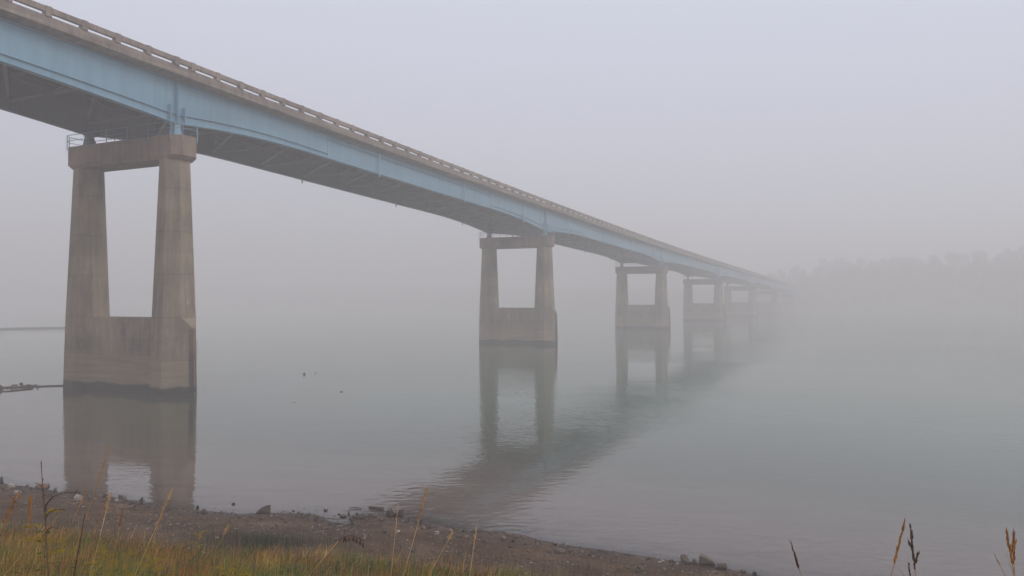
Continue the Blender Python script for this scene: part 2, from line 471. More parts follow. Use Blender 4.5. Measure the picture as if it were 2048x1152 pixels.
def water_mat():
    m, nt, out = new_mat('river_water')
    geo = N(nt, 'ShaderNodeNewGeometry'); P = geo.outputs['Position']
    dep = N(nt, 'ShaderNodeAttribute', attribute_name='depth')
    # ripples: two crossing sets of short wavelets, strong only in patches of breeze
    v = mapping(nt, P, (0.55,1.0,1.0), (0,0,math.radians(-16)))
    r1 = noise(nt, v, 3.5, 2, 0.45, 0.3)
    r2 = noise(nt, mapping(nt, P, (0.7,1.0,1.0), (0,0,math.radians(24))), 4.6, 1, 0.4, 0.2)
    big = noise(nt, P, 0.35, 2, 0.5)
    sp = N(nt, 'ShaderNodeSeparateXYZ'); L(nt, P, sp.inputs[0])
    patch = noise(nt, mapping(nt, P, (0.6,1.0,1.0), (0,0,math.radians(-25))), 0.06, 3, 0.55)
    pm = maprange(nt, patch.outputs[0], 0.42, 0.60, 0.25, 1.0, True)
    h = mth(nt, 'ADD', mth(nt,'MULTIPLY',r1.outputs[0],0.75), mth(nt,'MULTIPLY',r2.outputs[0],0.22))
    h = mth(nt, 'MULTIPLY', h, pm)
    h = mth(nt, 'ADD', h, mth(nt,'MULTIPLY',big.outputs[0],0.35))
    b = N(nt, 'ShaderNodeBump'); b.inputs['Strength'].default_value = 1.0; b.inputs['Distance'].default_value = RIPPLE
    L(nt, h, b.inputs['Height'])
    fr = N(nt, 'ShaderNodeFresnel'); fr.inputs['IOR'].default_value = 1.55; L(nt, b.outputs[0], fr.inputs['Normal'])
    gl = N(nt, 'ShaderNodeBsdfGlossy'); gl.inputs['Roughness'].default_value = 0.015; gl.inputs['Color'].default_value = (0.96,0.97,0.97,1)
    L(nt, b.outputs[0], gl.inputs['Normal'])
    silt = ramp(nt, [(0.0,(0.30,0.212,0.162)),(0.2,(0.155,0.125,0.095)),(0.38,(0.068,0.074,0.047)),(0.55,(0.045,0.066,0.040)),(1.0,(0.050,0.096,0.058))], maprange(nt, dep.outputs['Fac'], 0.0, 2.2, 0, 1))
    df = N(nt, 'ShaderNodeBsdfDiffuse'); L(nt, silt.outputs[0], df.inputs[0])
    tr = N(nt, 'ShaderNodeBsdfTransparent'); tr.inputs[0].default_value = (0.92,0.88,0.83,1)
    murk = mth(nt, 'SUBTRACT', 1.0, mth(nt, 'POWER', 2.718, mth(nt, 'MULTIPLY', dep.outputs['Fac'], -2.6)))
    u = N(nt, 'ShaderNodeMixShader'); L(nt, murk, u.inputs[0]); L(nt, tr.outputs[0], u.inputs[1]); L(nt, df.outputs[0], u.inputs[2])
    mx = N(nt, 'ShaderNodeMixShader'); L(nt, fr.outputs[0], mx.inputs[0]); L(nt, u.outputs[0], mx.inputs[1]); L(nt, gl.outputs[0], mx.inputs[2])
    L(nt, mx.outputs[0], out.inputs[0])
    return m
RIPPLE = 0.021
M_WATER = water_mat()

# ------------------------------------------------------------------ the near bank: shoreline traced where it lies on the water plane
shore_px = [(0,966),(40,972),(75,977),(125,985),(170,988),(215,993),(262,1001),(300,1006),(335,1013),(380,1019),(425,1023),(480,1028),
            (540,1026),(600,1026),(632,1029),(652,1039),(672,1047),(700,1049),(712,1043),(700,1035),(722,1029),(770,1028),(812,1036),
            (850,1044),(892,1054),(945,1061),(985,1063),(1040,1069),(1075,1079),(1130,1090),(1200,1099),(1300,1114),(1340,1121),
            (1400,1127),(1450,1137),(1500,1147),(1545,1158),(1640,1176),(1800,1206),(2048,1252)]
shore = [(-260.0, 64.0), (-120.0, 60.0), (-60.0, 58.0), (-46.0, 55.6), (-37.5, 47.5), (-30.0, 39.0), (-24.0, 32.5)]
shore += [tuple(at_z(*p)[:2]) for p in shore_px]
shore += [(16.0, 13.0), (26.0, 9.5), (60.0, 2.0), (140.0, -14.0), (260.0, -25.0)]
SH = np.array(shore)
poly = np.vstack([SH, [[260, -400], [-260, -400]]])

def shore_dist(x, y):
    """signed distance to the waterline, positive on land"""
    x = np.asarray(x, float).ravel(); y = np.asarray(y, float).ravel()
    best = np.full(x.shape, 1e18)
    for (x0, y0), (x1, y1) in zip(SH[:-1], SH[1:]):
        dx, dy = x1-x0, y1-y0
        t = np.clip(((x-x0)*dx + (y-y0)*dy) / (dx*dx+dy*dy), 0, 1)
        best = np.minimum(best, (x-x0-t*dx)**2 + (y-y0-t*dy)**2)
    inside = np.zeros(x.shape, bool)
    n = len(poly)
    for i in range(n):
        x0, y0 = poly[i]; x1, y1 = poly[(i+1) % n]
        c = ((y0 > y) != (y1 > y))
        with np.errstate(divide='ignore', invalid='ignore'):
            xi = (x1-x0)*(y-y0)/(y1-y0 if y1 != y0 else 1e-9) + x0
        inside ^= c & (x < xi)
    d = np.sqrt(best)
    return np.where(inside, d, -d)

def ground_z(x, y, d=None):
    x = np.asarray(x, float).ravel(); y = np.asarray(y, float).ravel()
    if d is None: d = shore_dist(x, y)
    land = 0.15*np.minimum(d, 8) + 0.245*np.clip(d-8, 0, 15.5) + 0.04*np.clip(d-23.5, 0, 60)
    bump = (fbm(x*0.5, y*0.5, 3) - 0.5) * 0.16 * np.clip(d/2.5, 0, 1) + (fbm(x*2.2, y*2.2, 9) - 0.5) * 0.07 * np.clip(d/0.6, 0, 1)
    bed = np.maximum(0.085*d, -2.6)
    bedn = (fbm(x*1.3, y*1.3, 5) - 0.5) * 0.05 * np.clip(-d/1.0, 0, 1)
    return np.where(d > 0, land + bump, bed + bedn)

def axis(lo, a, b, hi, fine, coarse_n):
    l = lo + (a-lo) * (1 - np.linspace(1, 0, coarse_n)**2.0) if lo < a else np.array([])
    r = b + (hi-b) * np.linspace(0, 1, coarse_n)**2.0 if hi > b else np.array([])
    mid = np.arange(a, b, fine)
    return np.unique(np.round(np.concatenate([l, mid, r]), 4))

def grid_mesh(name, xs, ys, zf, mat, attr=None):
    X, Y = np.meshgrid(xs, ys)
    d = shore_dist(X, Y)
    Z = zf(X.ravel(), Y.ravel(), d)
    nx, ny = len(xs), len(ys)
    idx = np.arange(nx*ny).reshape(ny, nx)
    F = np.stack([idx[:-1,:-1], idx[:-1,1:], idx[1:,1:], idx[1:,:-1]], -1).reshape(-1, 4)
    V = np.stack([X.ravel(), Y.ravel(), Z], 1)
    return np_mesh(name, V, F, mat, {attr[0]: ('FLOAT', attr[1](X.ravel(), Y.ravel(), d, Z))}, smooth=True)

g = link_mesh('riverbank', grid_mesh('riverbank', axis(-255, -26, 12, 255, 0.14, 40), axis(-60, 8, 34, 90, 0.14, 40),
              ground_z, M_GROUND, ('shore', lambda x, y, d, z: d)))
tag(g, 'muddy brown gravel beach and grassy slope beside the water', None, None, 'structure')

# river bed beyond the fine grid, so that nothing ends short of the horizon
mb = MB(); mb.box((-880, -62, -3.1), (880, 880, -2.95))
tag(mb.build('river_bed', M_HILL), 'dark bed of the river under the water', kind='structure')

# ------------------------------------------------------------------ water
def depth_attr(x, y, d, z):
    return np.clip(-ground_z(x, y, d), 0, 3)
wm = grid_mesh('water', axis(-870, -40, 25, 870, 0.5, 40), axis(-60, 8, 60, 870, 0.5, 50),
               lambda x, y, d: np.zeros_like(x), M_WATER, ('depth', depth_attr))
tag(link_mesh('water', wm), 'calm grey green river water with faint ripples', kind='structure')

# ------------------------------------------------------------------ bridge geometry functions
YAW = math.radians(-25.7)
LN, LF = 46.0, 55.3              # lateral distance of the near and far girder from the eye, across the bridge axis
S0, SPAN = 39.7, 67.1
NP = 7
S_A, S_B = S0 - SPAN*0.93, S0 + SPAN*NP
def z_rail(s):
    t = s - S0
    if t <= 195: return 23.85 - 0.0406*t + 5.94e-5*t*t
    z = 23.85 - 0.0406*195 + 5.94e-5*195*195
    return z - 0.0174*(t-195)
def slope(s): return (z_rail(s+0.5) - z_rail(s-0.5))
def near_pier(s):
    k = round((s - S0) / SPAN)
    return abs(s - (S0 + k*SPAN))
def depth(s):
    d = near_pier(s)
    if s < S0 and d < 30: base = 2.35 + 0.75*max(0.0, 1 - d/22.0)**1.9
    elif s < S0 + 20: base = 2.16 + 0.94*max(0.0, 1 - d/15.0)**2.3
    else: base = 2.16 + 0.94*max(0.0, 1 - d/17.0)**2.0
    return base
GT = 1.44                        # rail top to girder top
def z_gt(s): return z_rail(s) - GT
def z_gb(s): return z_gt(s) - depth(s)

bridge = empty('road_bridge', (0, 0, 0), YAW,
               'long haunched steel girder road bridge painted pale blue with a concrete railing, fading into fog', 'bridge')
# bridge frame: local x = -lateral, local y = s
def BL(lat, s, z): return (-lat, s, z)

def sweep(name, prof, s0, s1, step, mat, parent, smooth=False):
    """prof(s) -> closed loop of (lat, z)"""
    ss = list(np.arange(s0, s1, step)) + [s1]
    m = MB(); m.loft([[BL(l, s, z) for (l, z) in prof(s)] for s in ss])
    return m.build(name, mat, parent, smooth)

def deck_prof(s):
    z = z_rail(s)
    o, i = LN-0.90, LF+0.90
    return [(o+0.06, z-0.56), (o+0.06, z-0.84), (o-0.03, z-0.87), (o-0.03, z-1.20), (o+0.10, z-1.26), (LN-0.28, z-1.40),
            (LN-0.28, z-1.425), (LF+0.28, z-1.425), (LF+0.28, z-1.40), (i-0.10, z-1.26), (i+0.03, z-1.20), (i+0.03, z-0.87), (i-0.06, z-0.84),
            (i-0.06, z-0.56), (i-0.45, z-0.56), (i-0.5, z-0.78), (50.65, z-0.68), (o+0.5, z-0.78), (o+0.45, z-0.56)]
sweep('deck', deck_prof, S_A, S_B, 2.03, M_DECK, bridge)
sweep('soffit_shade', lambda s: [(LN+0.27, z_rail(s)-1.47), (LF-0.27, z_rail(s)-1.47), (LF-0.27, z_rail(s)-1.43), (LN+0.27, z_rail(s)-1.43)], S_A, S_B, 2.03, M_UNDER, bridge)  # dark sheet added under the pale slab to stand for its shade
# girders
def girder_prof(lat):
    def f(s):
        t, b = z_gt(s), z_gb(s)
        w, fl, th, tf = 0.012, 0.24, 0.05, 0.04
        return [(lat-w, b+th), (lat-fl, b+th), (lat-fl, b), (lat+fl, b), (lat+fl, b+th), (lat+w, b+th),
                (lat+w, t-tf), (lat+0.2, t-tf), (lat+0.2, t), (lat-0.2, t), (lat-0.2, t-tf), (lat-w, t-tf)]
    return f
gird = {}
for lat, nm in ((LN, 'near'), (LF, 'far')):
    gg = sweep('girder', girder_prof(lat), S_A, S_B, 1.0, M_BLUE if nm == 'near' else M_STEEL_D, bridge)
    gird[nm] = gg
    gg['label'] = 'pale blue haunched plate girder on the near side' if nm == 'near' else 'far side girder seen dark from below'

# longitudinal stiffeners (low over the piers, high at midspan), splices, drain pipes and bearing stiffeners
for k in range(-1, NP):
    sp = S0 + k*SPAN
    for (a, b, where) in ((-17.7, 16.9, 'low'), (16.6, SPAN-17.4, 'high')):
        s0, s1 = sp+a, sp+b
        if s0 < S_A or s1 > S_B: continue
        if where == 'low' and k == NP: continue
        def pr(s, where=where, sp=sp):
            if where == 'low':
                d = abs(s-sp); z = z_gb(s) + 0.44 + 0.22*max(0, 1-d/17)
            else: z = z_gt(s) - 0.42
            return [(LN-0.013, z), (LN-0.13, z), (LN-0.13, z-0.02), (LN-0.013, z-0.02)]
        sweep('longitudinal_stiffener', pr, s0, s1, 1.2, M_BLUE, gird['near'])
    for a in (16.9, SPAN-17.6):
        s = sp + a
        if not (S_A < s < S_B): continue
        m = MB(); m.box((-(LN-0.013), s-0.02, z_gb(s)+0.06), (-(LN-0.045), s+0.02, z_gt(s)-0.06)); m.build('web_splice', M_BLUE, gird['near'])
    offs = () if k < 0 else (24.6, 42.1, 59.1) if k == 0 else (9.0, 26.3, 43.4, 59.8)
    for a in offs:
        s = sp + a
        if not (S_A + 2 < s < S_B - 2): continue
        for lat, sg in ((LN, 1), (LF, -1)):
            m = MB()
            x = -(lat - sg*0.30)
            m.tube([(x, s, z_gt(s)-0.02), (x, s, z_gb(s)-0.30)], 0.075, 8)
            m.bar((x, s-0.38, z_gb(s)+0.35), (x - sg*0.25, s+0.02, z_gb(s)+0.35), 0.05, 0.05)
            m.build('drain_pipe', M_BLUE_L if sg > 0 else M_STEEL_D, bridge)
for k in range(0, NP):
    s = S0 + k*SPAN
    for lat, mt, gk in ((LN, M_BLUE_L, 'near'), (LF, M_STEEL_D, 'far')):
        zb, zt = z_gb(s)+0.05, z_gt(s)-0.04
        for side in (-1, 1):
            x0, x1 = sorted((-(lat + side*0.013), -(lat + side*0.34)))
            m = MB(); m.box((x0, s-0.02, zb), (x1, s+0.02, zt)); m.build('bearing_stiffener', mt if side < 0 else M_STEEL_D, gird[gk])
            for ds in (-0.62, 0.62):
                m = MB()
                m.add([(x0,s+ds-.015,zb),(x1,s+ds-.015,zb),(x1,s+ds-.015,zb+1.25),(x0,s+ds-.015,zb+1.45 if x0 > x1 else zb+1.25),
                       (x0,s+ds+.015,zb),(x1,s+ds+.015,zb),(x1,s+ds+.015,zb+1.25),(x0,s+ds+.015,zb+1.25)],
                      [(0,3,2,1),(4,5,6,7),(0,1,5,4),(1,2,6,5),(2,3,7,6),(3,0,4,7)])
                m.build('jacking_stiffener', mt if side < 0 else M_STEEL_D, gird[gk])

# cross frames and lateral braces between the girders
PAN = SPAN/11
smax = S0 + 3.2*SPAN
cf_far, lb_far = MB(), MB()
s = S0 - PAN*8; kk = 0
while s < S_B - PAN:
    zb, zt = z_gt(s)-2.0-0.25*(depth(s)-2.1)+0.12, z_gt(s)-0.25
    c = 50.65
    parts = [((LN+0.02,zb),(LF-0.02,zb),0.16), ((LN+0.02,zt),(LF-0.02,zt),0.18), ((LN+0.02,zt),(c,zb),0.10), ((LF-0.02,zt),(c,zb),0.10)]
    far = s > smax
    m = cf_far if far else MB()
    for (a, b, w) in parts: m.bar(BL(a[0],s,a[1]), BL(b[0],s,b[1]), w, w)
    if not far: m.build('cross_frame', M_BRACE, bridge)
    m = lb_far if far else MB()
    s2 = s + PAN
    m.bar(BL(LN+0.05, s+0.1, z_gt(s+0.1)-1.80), BL(LF-0.05, s2-0.1, z_gt(s2-0.1)-1.80), 0.20, 0.14)
    if not far: m.build('lateral_brace', M_BRACE, bridge)
    # web stiffener on the inside faces
    for lat, sg, gk in ((LN, 1, 'near'), (LF, -1, 'far')):
        if not far:
            m = MB(); x0, x1 = sorted((-(lat+sg*0.014), -(lat+sg*0.16))); m.box((x0, s-0.01, z_gb(s)+0.06), (x1, s+0.01, z_gt(s)-0.06))
            m.build('web_stiffener', M_STEEL_D, gird[gk])
    s += PAN; kk += 1
tag(cf_far.build('cross_frame', M_STEEL_D, bridge), kind='stuff')
tag(lb_far.build('lateral_brace', M_STEEL_D, bridge), kind='stuff')
# floor stringers under the slab
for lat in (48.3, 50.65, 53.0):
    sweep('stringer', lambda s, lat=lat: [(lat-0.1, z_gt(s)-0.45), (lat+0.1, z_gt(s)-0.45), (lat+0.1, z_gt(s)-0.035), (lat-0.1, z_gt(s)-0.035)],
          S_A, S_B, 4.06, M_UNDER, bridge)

# railing: posts and beams, near side piece by piece
def bay_posts(sp):
    n = 28; a = sp+0.80; b = sp+SPAN-0.62
    return [a + (b-a)*i/n for i in range(n+1)]
posts = []
for k in range(-1, NP): posts += [p for p in bay_posts(S0 + k*SPAN) if p > 16]
pm_ = MB(); pm_.box((-0.19, -0.2, -0.60), (0.19, 0.2, 0.035)); post_me = pm_.mesh('rail_post', M_RAIL)
bm_ = bmesh.new(); bm_.from_mesh(post_me); bmesh.ops.bevel(bm_, geom=bm_.edges[:], offset=0.02, segments=1, affect='EDGES'); bm_.to_mesh(post_me); bm_.free()
for p in posts:
    link_mesh('rail_post', post_me, bridge, loc=BL(LN-0.72, p, z_rail(p)))
beam_cache = {}
for a, b in zip(posts[:-1], posts[1:]):
    L0 = round(b-a-0.39, 2)
    if L0 not in beam_cache:
        m = MB(); m.box((-0.13, -L0/2, -0.34), (0.13, L0/2, 0.0)); beam_cache[L0] = m.mesh('rail_beam', M_RAIL)
    c = (a+b)/2
    link_mesh('rail_beam', beam_cache[L0], bridge, loc=BL(LN-0.74, c, (z_rail(a)+z_rail(b))/2), rot=(math.atan2(z_rail(b)-z_rail(a), b-a), 0, 0))
m = MB()
for p in posts: m.box((-(LF+0.91), p-0.2, z_rail(p)-0.60), (-(LF+0.53), p+0.2, z_rail(p)+0.035))
for a, b in zip(posts[:-1], posts[1:]): m.bar(BL(LF+0.74, a+0.19, z_rail(a)-0.17), BL(LF+0.74, b-0.19, z_rail(b)-0.17), 0.26, 0.34)
tag(m.build('far_side_railing', M_RAIL, bridge), kind='stuff')

# far abutment the bridge lands on
m = MB(); zc = z_gb(S_B)
m.box(BL(57.2, S_B-1.2, -1.0), BL(44.0, S_B+2.5, zc-0.3)); m.box(BL(57.0, S_B+0.4, zc-0.298), BL(44.2, S_B+2.5, z_gt(S_B)-0.01))
ab = m.build('bridge_abutment', M_CONC); ab.rotation_euler = (0, 0, YAW)
tag(ab, 'concrete abutment at the far end of the bridge, lost in fog', 'abutment')

# ------------------------------------------------------------------ piers
def octo(cx, a, b, c, z):
    """octagon: half width a across the bridge, half length b along it, corner cut c"""
    return [(cx+a-c,-b,z),(cx+a,-b+c,z),(cx+a,b-c,z),(cx+a-c,b,z),(cx-a+c,b,z),(cx-a,b-c,z),(cx-a,-b+c,z),(cx-a+c,-b,z)]
CN, CF = 4.65, -4.65
def build_pier(k):
    s = S0 + k*SPAN
    zc = z_rail(s) - (5.53 if k == 0 else 5.25); zu = zc - 1.68       # cap top, cap underside
    x, y = -50.65, s
    wx = x*math.cos(YAW) - y*math.sin(YAW); wy = x*math.sin(YAW) + y*math.cos(YAW)
    words = ['nearest pier of the bridge, standing beside the mud spit, two tapered legs on a wall',
             'second nearest bridge pier, legs and wall sharp above its reflection',
             'third bridge pier from the camera, greyed by fog',
             'fourth bridge pier from the camera, faint grey in the fog',
             'fifth bridge pier, almost swallowed by fog behind the fourth',
             'sixth bridge pier, deep in the fog beyond the fifth',
             'farthest bridge pier, near the wooded far bank in thick fog'][k]
    r = empty('bridge_pier', (wx, wy, 0), YAW, words, 'pier', 'concrete piers carrying the blue bridge')
    def dims(z):
        t = 16.6 - max(z, 5.4); u = max(0.0, 5.4 - z)
        return 0.965 + 0.0365*t + 0.012*u, 1.05 + 0.0345*t + 0.03*u, 0.63 + 0.016*t + 0.014*u
    for cx in (CN, CF):
        m = MB(); loops = []
        for z in (zu, 5.4, 2.5, 0.0, -2.9):
            a, b, c = dims(z + (16.6-zu if z > 5.4 else 0)*0)
            loops.append(octo(cx, a, b, c, z))
        m.loft(loops, True, True)
        o = m.build('column', M_CONC, r)
    # wall between the legs
    m = MB()
    def wl(z, e):
        a, b, c = dims(z)
        return [(CF+a*0.5, -(b-c*0.75)-e, z), (CN-a*0.5, -(b-c*0.75)-e, z), (CN-a*0.5, (b-c*0.75)+e, z), (CF+a*0.5, (b-c*0.75)+e, z)]
    m.loft([wl(-2.9,0), wl(0,0), wl(5.34,0), wl(5.40,-0.05)])
    m.build('web_wall', M_CONC, r)
    # upstream nose
    m = MB(); lo = []
    def nose(z, tip):
        a, b, c = dims(z); e = b-c
        return [(CN+a-0.2, -e-0.2+0.0, z), (CN+a+0.002, -e, z), (CN+a+tip*e, -e*(1-tip), z), (CN+a+tip*e, e*(1-tip), z), (CN+a+0.002, e, z), (CN+a-0.2, e+0.2, z)]
    lo = [nose(-2.9,0.9), nose(0,0.9), nose(4.65,0.9), nose(5.45,0.01)]
    m.loft(lo)
    m.build('cutwater_nose', M_CONC, r)
    # rusted angle iron protecting the tip
    m = MB()
    for (z0, z1) in ((0.15, 4.6),):
        for sg in (-1, 1):
            pts = []
            for z in (z0, z1):
                a, b, c = dims(z); e = b-c; tx = CN+a+e*0.9
                pts.append([(tx+0.03, sg*0.1*e, z), (tx-0.19, sg*(0.1*e+0.24), z), (tx-0.22, sg*(0.1*e+0.20), z), (tx-0.02, 0.0, z)])
            m.loft(pts)
    m.build('steel_nose_armour', M_RUST, r)
    # cap
    m = MB()
    def cap(a_in, z, e=0.0):
        A = 4.65 + 1.42 - e; B = 1.13 - e*0.35; C = 0.56
        return [(A-C,-B,z),(A,-B+C,z),(A,B-C,z),(A-C,B,z),(-A+C,B,z),(-A,B-C,z),(-A,-B+C,z),(-A+C,-B,z)]
    m.loft([cap(0, zu, 0.30), cap(0, zu+0.26, 0.0), cap(0, zc-0.04, 0.0), cap(0, zc, 0.04)])
    m.build('cap_beam', M_CAP, r)
    # bearings
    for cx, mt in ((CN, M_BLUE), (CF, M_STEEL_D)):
        zg = z_gb(s)
        m = MB()
        m.box((cx-0.42,-0.42,zc), (cx+0.42,0.42,zc+0.07))
        m.loft([[(cx-0.33,-0.36,zc+0.07),(cx+0.33,-0.36,zc+0.07),(cx+0.33,0.36,zc+0.07),(cx-0.33,0.36,zc+0.07)],
                [(cx-0.24,-0.22,zg-0.06),(cx+0.24,-0.22,zg-0.06),(cx+0.24,0.22,zg-0.06),(cx-0.24,0.22,zg-0.06)]])
        m.box((cx-0.26,-0.34,zg-0.06), (cx+0.26,0.34,zg-0.003))
        m.build('bearing', mt, r)
    # guard railing round the cap: posts bolted to the faces, two rails
    A, B, C = 4.65+1.42+0.05, 1.13+0.05, 0.56
    ring = [(A-C,-B),(A,-B+C),(A,B-C),(A-C,B),(-A+C,B),(-A,B-C),(-A,-B+C),(-A+C,-B)]
    pp = [ring[i] for i in range(8)]
    nx = 5
    for i in range(1, nx):
        xx = (A-C) - 2*(A-C)*i/nx
        pp += [(xx,-B),(xx,B)]
    gr_root = None
    m = MB()
    for h, rr in ((0.88, 0.026), (0.46, 0.022)):
        for i in range(8):
            a, b = ring[i], ring[(i+1)%8]
            m.tube([(a[0],a[1],zc+h),(b[0],b[1],zc+h)], rr, 6)
    gr = m.build('guard_rail', M_BLUE, r)
    if k < 3:
        m = MB(); m.tube([(0,0,-0.28),(0,0,0.88)], 0.03, 6)
        pme = m.mesh('guard_rail_post', M_BLUE)
        for (a, b) in pp: link_mesh('guard_rail_post', pme, gr, loc=(a, b, zc))
    else:
        m = MB()
        for (a, b) in pp: m.tube([(a,b,zc-0.28),(a,b,zc+0.88)], 0.03, 5)
        tag(m.build('guard_rail_post', M_BLUE, gr), kind='stuff')
    if k == 0:
        a, b, c = dims(6.5)
        m = MB(); n = 20
        ring0 = [(CN+a+0.004, -0.02+0.17*math.cos(2*math.pi*i/n), 6.50+0.17*math.sin(2*math.pi*i/n)) for i in range(n)]
        ring1 = [(CN+a+0.03, y_, z_) for (_, y_, z_) in ring0]
        m.loft([ring0, ring1]); m.build('round_plaque', M_PLATE, r)
        a, b, c = dims(3.3); e = b-c
        m = MB()
        # board on the back facet of the nose
        p0 = Vector((CN+a+e*0.80, e*0.34, 0)); p1 = Vector((CN+a+e*0.30, e*0.86, 0)); nrm = Vector((1,1,0)).normalized()
        q = [p0+nrm*0.05, p1+nrm*0.05, p1+nrm*0.09, p0+nrm*0.09]
        m.loft([[(v.x, v.y, 2.92) for v in q], [(v.x, v.y, 3.80) for v in q]])
        gb = m.build('gauge_board', M_WHITE, r)
        m = MB()
        for i in range(8):
            z0 = 2.98 + i*0.1
            u = p0.lerp(p1, 0.15) + nrm*0.091; v = p0.lerp(p1, 0.55 if i % 2 else 0.8) + nrm*0.091
            qq = [u, v, v+nrm*0.004, u+nrm*0.004]
            m.loft([[(w.x,w.y,z0) for w in qq], [(w.x,w.y,z0+0.035) for w in qq]])
        m.build('gauge_mark', M_BLACK, gb)
    return r
for k in range(NP): build_pier(k)

# ------------------------------------------------------------------ stones
def hull_mesh(name, seed, dims_, npts=16, mat=None, flat_top=0.0):
    rr = random.Random(seed)
    bm = bmesh.new()
    for i in range(npts):
        while True:
            v = Vector((rr.uniform(-1,1), rr.uniform(-1,1), rr.uniform(-1,1)))
            if 0.5 < v.length < 1.0: break
        v.normalize(); v *= rr.uniform(0.82, 1.0)
        if flat_top: v.z = max(-flat_top, min(flat_top, v.z)) / flat_top
        bm.verts.new((v.x*dims_[0]/2, v.y*dims_[1]/2, v.z*dims_[2]/2))
    res = bmesh.ops.convex_hull(bm, input=bm.verts)
    junk = [e for e in res['geom_interior'] if isinstance(e, bmesh.types.BMVert)]
    bmesh.ops.delete(bm, geom=junk, context='VERTS')
    bmesh.ops.recalc_face_normals(bm, faces=bm.faces)
    me = bpy.data.meshes.new(name); bm.to_mesh(me); bm.free()
    if mat: me.materials.append(mat)
    return me

def gz(x, y): return float(ground_z([x], [y])[0])
def place_px(px, py, n=4):
    """ground point seen at a photo pixel (bank or water bed at the surface)"""
    z = 0.0
    for _ in range(14):
        p = at_z(px, py, z); z = 0.5*z + 0.5*max(0.0, gz(p.x, p.y))
    return at_z(px, py, z)

G_STONE = 'small flat stones scattered along the waterline'
SH_LABEL = 'small flat brown grey stone lying on the gravel at the waterline'
W_LABEL = 'small dark stone breaking the calm water just off the beach'
rocks = [ # px, py(base), w, h (photo pixels), style, label
 (2,967,12,13,'r','dark rock at the left frame edge where the beach meets the water'),
 (22,975,17,8,'f',None),(53,973,13,6,'f',None),(84,977,28,8,'f','long flat slab at the waterline behind the tall dried weed'),
 (96,973,8,6,'r',None),(110,984,9,7,'r',None),(155,989,13,7,'r',None),
 (156,1001,19,10,'r','rounded brown boulder on the mud below the left reflection of the nearest pier'),
 (95,994,22,7,'f','low flat stone on the mud just right of the dried weed'),(31,1005,13,6,'f',None),
 (211,993,11,6,'r',None),(199,996,15,6,'f',None),(246,1001,16,9,'r','rounded grey stone at the water edge between the two leg reflections of the pier'),
 (240,993,8,4,'w',None),(281,1007,10,11,'t','small pointed stone at the waterline below the pier reflection'),(270,1007,19,6,'f',None),
 (272,1019,11,7,'r',None),(231,1018,7,6,'r',None),
 (396,1016,9,6,'w','square little dark stone in the water right of the pier reflection'),
 (467,1008,9,5,'w','small tilted stone in the shallows, farther out left of the wedge boulder'),
 (407,1029,18,9,'r','low broad stone half in the water right of the pier reflection'),(443,1027,9,5,'r',None),
 (526,1027,27,15,'t','largest wedge shaped boulder at the waterline, sharp edge to the right'),
 (331,1034,11,6,'r',None),(524,1040,13,5,'f',None),
 (587,1022,8,3,'w',None),(651,1020,13,6,'w','dark oval stone alone in the water right of the wedge boulder'),
 (678,1029,8,4,'w',None),(686,1033,17,5,'f',None),(697,1028,6,5,'r',None),(714,1029,7,4,'w',None),
 (742,1036,13,9,'r','rounded stone at the inner end of the little stone point'),(727,1037,19,5,'f',None),(709,1036,13,5,'f',None),
 (780,1033,19,11,'r','left boulder of the pair at the edge of the bridge reflection'),
 (796,1033,19,13,'t','angular pale boulder on the right of the pair at the bridge reflection'),
 (762,1043,14,6,'f',None),(818,1043,10,7,'r','pale pebble like stone lying in the shallow bridge reflection'),(833,1044,7,5,'r',None),(842,1046,10,6,'r',None),
 (857,1058,11,8,'r',None),(847,1058,9,6,'r',None),(769,1065,12,7,'r',None),(797,1066,10,5,'f',None),(874,1069,14,6,'f',None),
 (891,1082,13,4,'f',None),(770,1055,15,4,'f',None),(916,1076,10,6,'r',None),(918,1108,12,6,'r',None),(839,1126,9,5,'r',None),(904,1129,13,6,'f',None),
 (947,1066,14,6,'f','flat stone at the end of the driftwood stick by the waterline'),
 (970,1085,12,7,'r',None),(1005,1080,12,5,'f',None),
 (1120,1106,27,9,'f','long flat stone slab on the beach below the bridge reflection'),(1098,1106,13,4,'f',None),(1140,1105,8,5,'r',None),
 (1056,1105,10,4,'f',None),(1056,1118,11,4,'f',None),(1275,1144,13,6,'f',None),
 (1344,1126,11,6,'r','small stone left of the two large boulders on the right beach'),
 (1367,1128,27,15,'r','broad boulder, left one of the two large ones on the right beach'),
 (1389,1129,15,9,'r','dark rounded stone between the two large boulders on the right beach'),
 (1416,1128,35,15,'t','biggest tilted slab boulder at the water edge on the right beach'),
 (1443,1139,27,11,'r','low boulder just in front and right of the biggest tilted slab'),
 (1281,1143,19,9,'f','pale flat stone on the mud left of the large boulders'),(1331,1146,10,5,'f',None),
 (1509,1151,10,7,'r',None),(1486,1145,15,5,'f',None),(1467,1148,10,5,'r',None),
 (1400,1142,10,4,'f',None),(1180,1112,11,4,'f',None),(1226,1126,10,4,'f',None),(1020,1096,12,5,'f',None),
]
NF = [0]
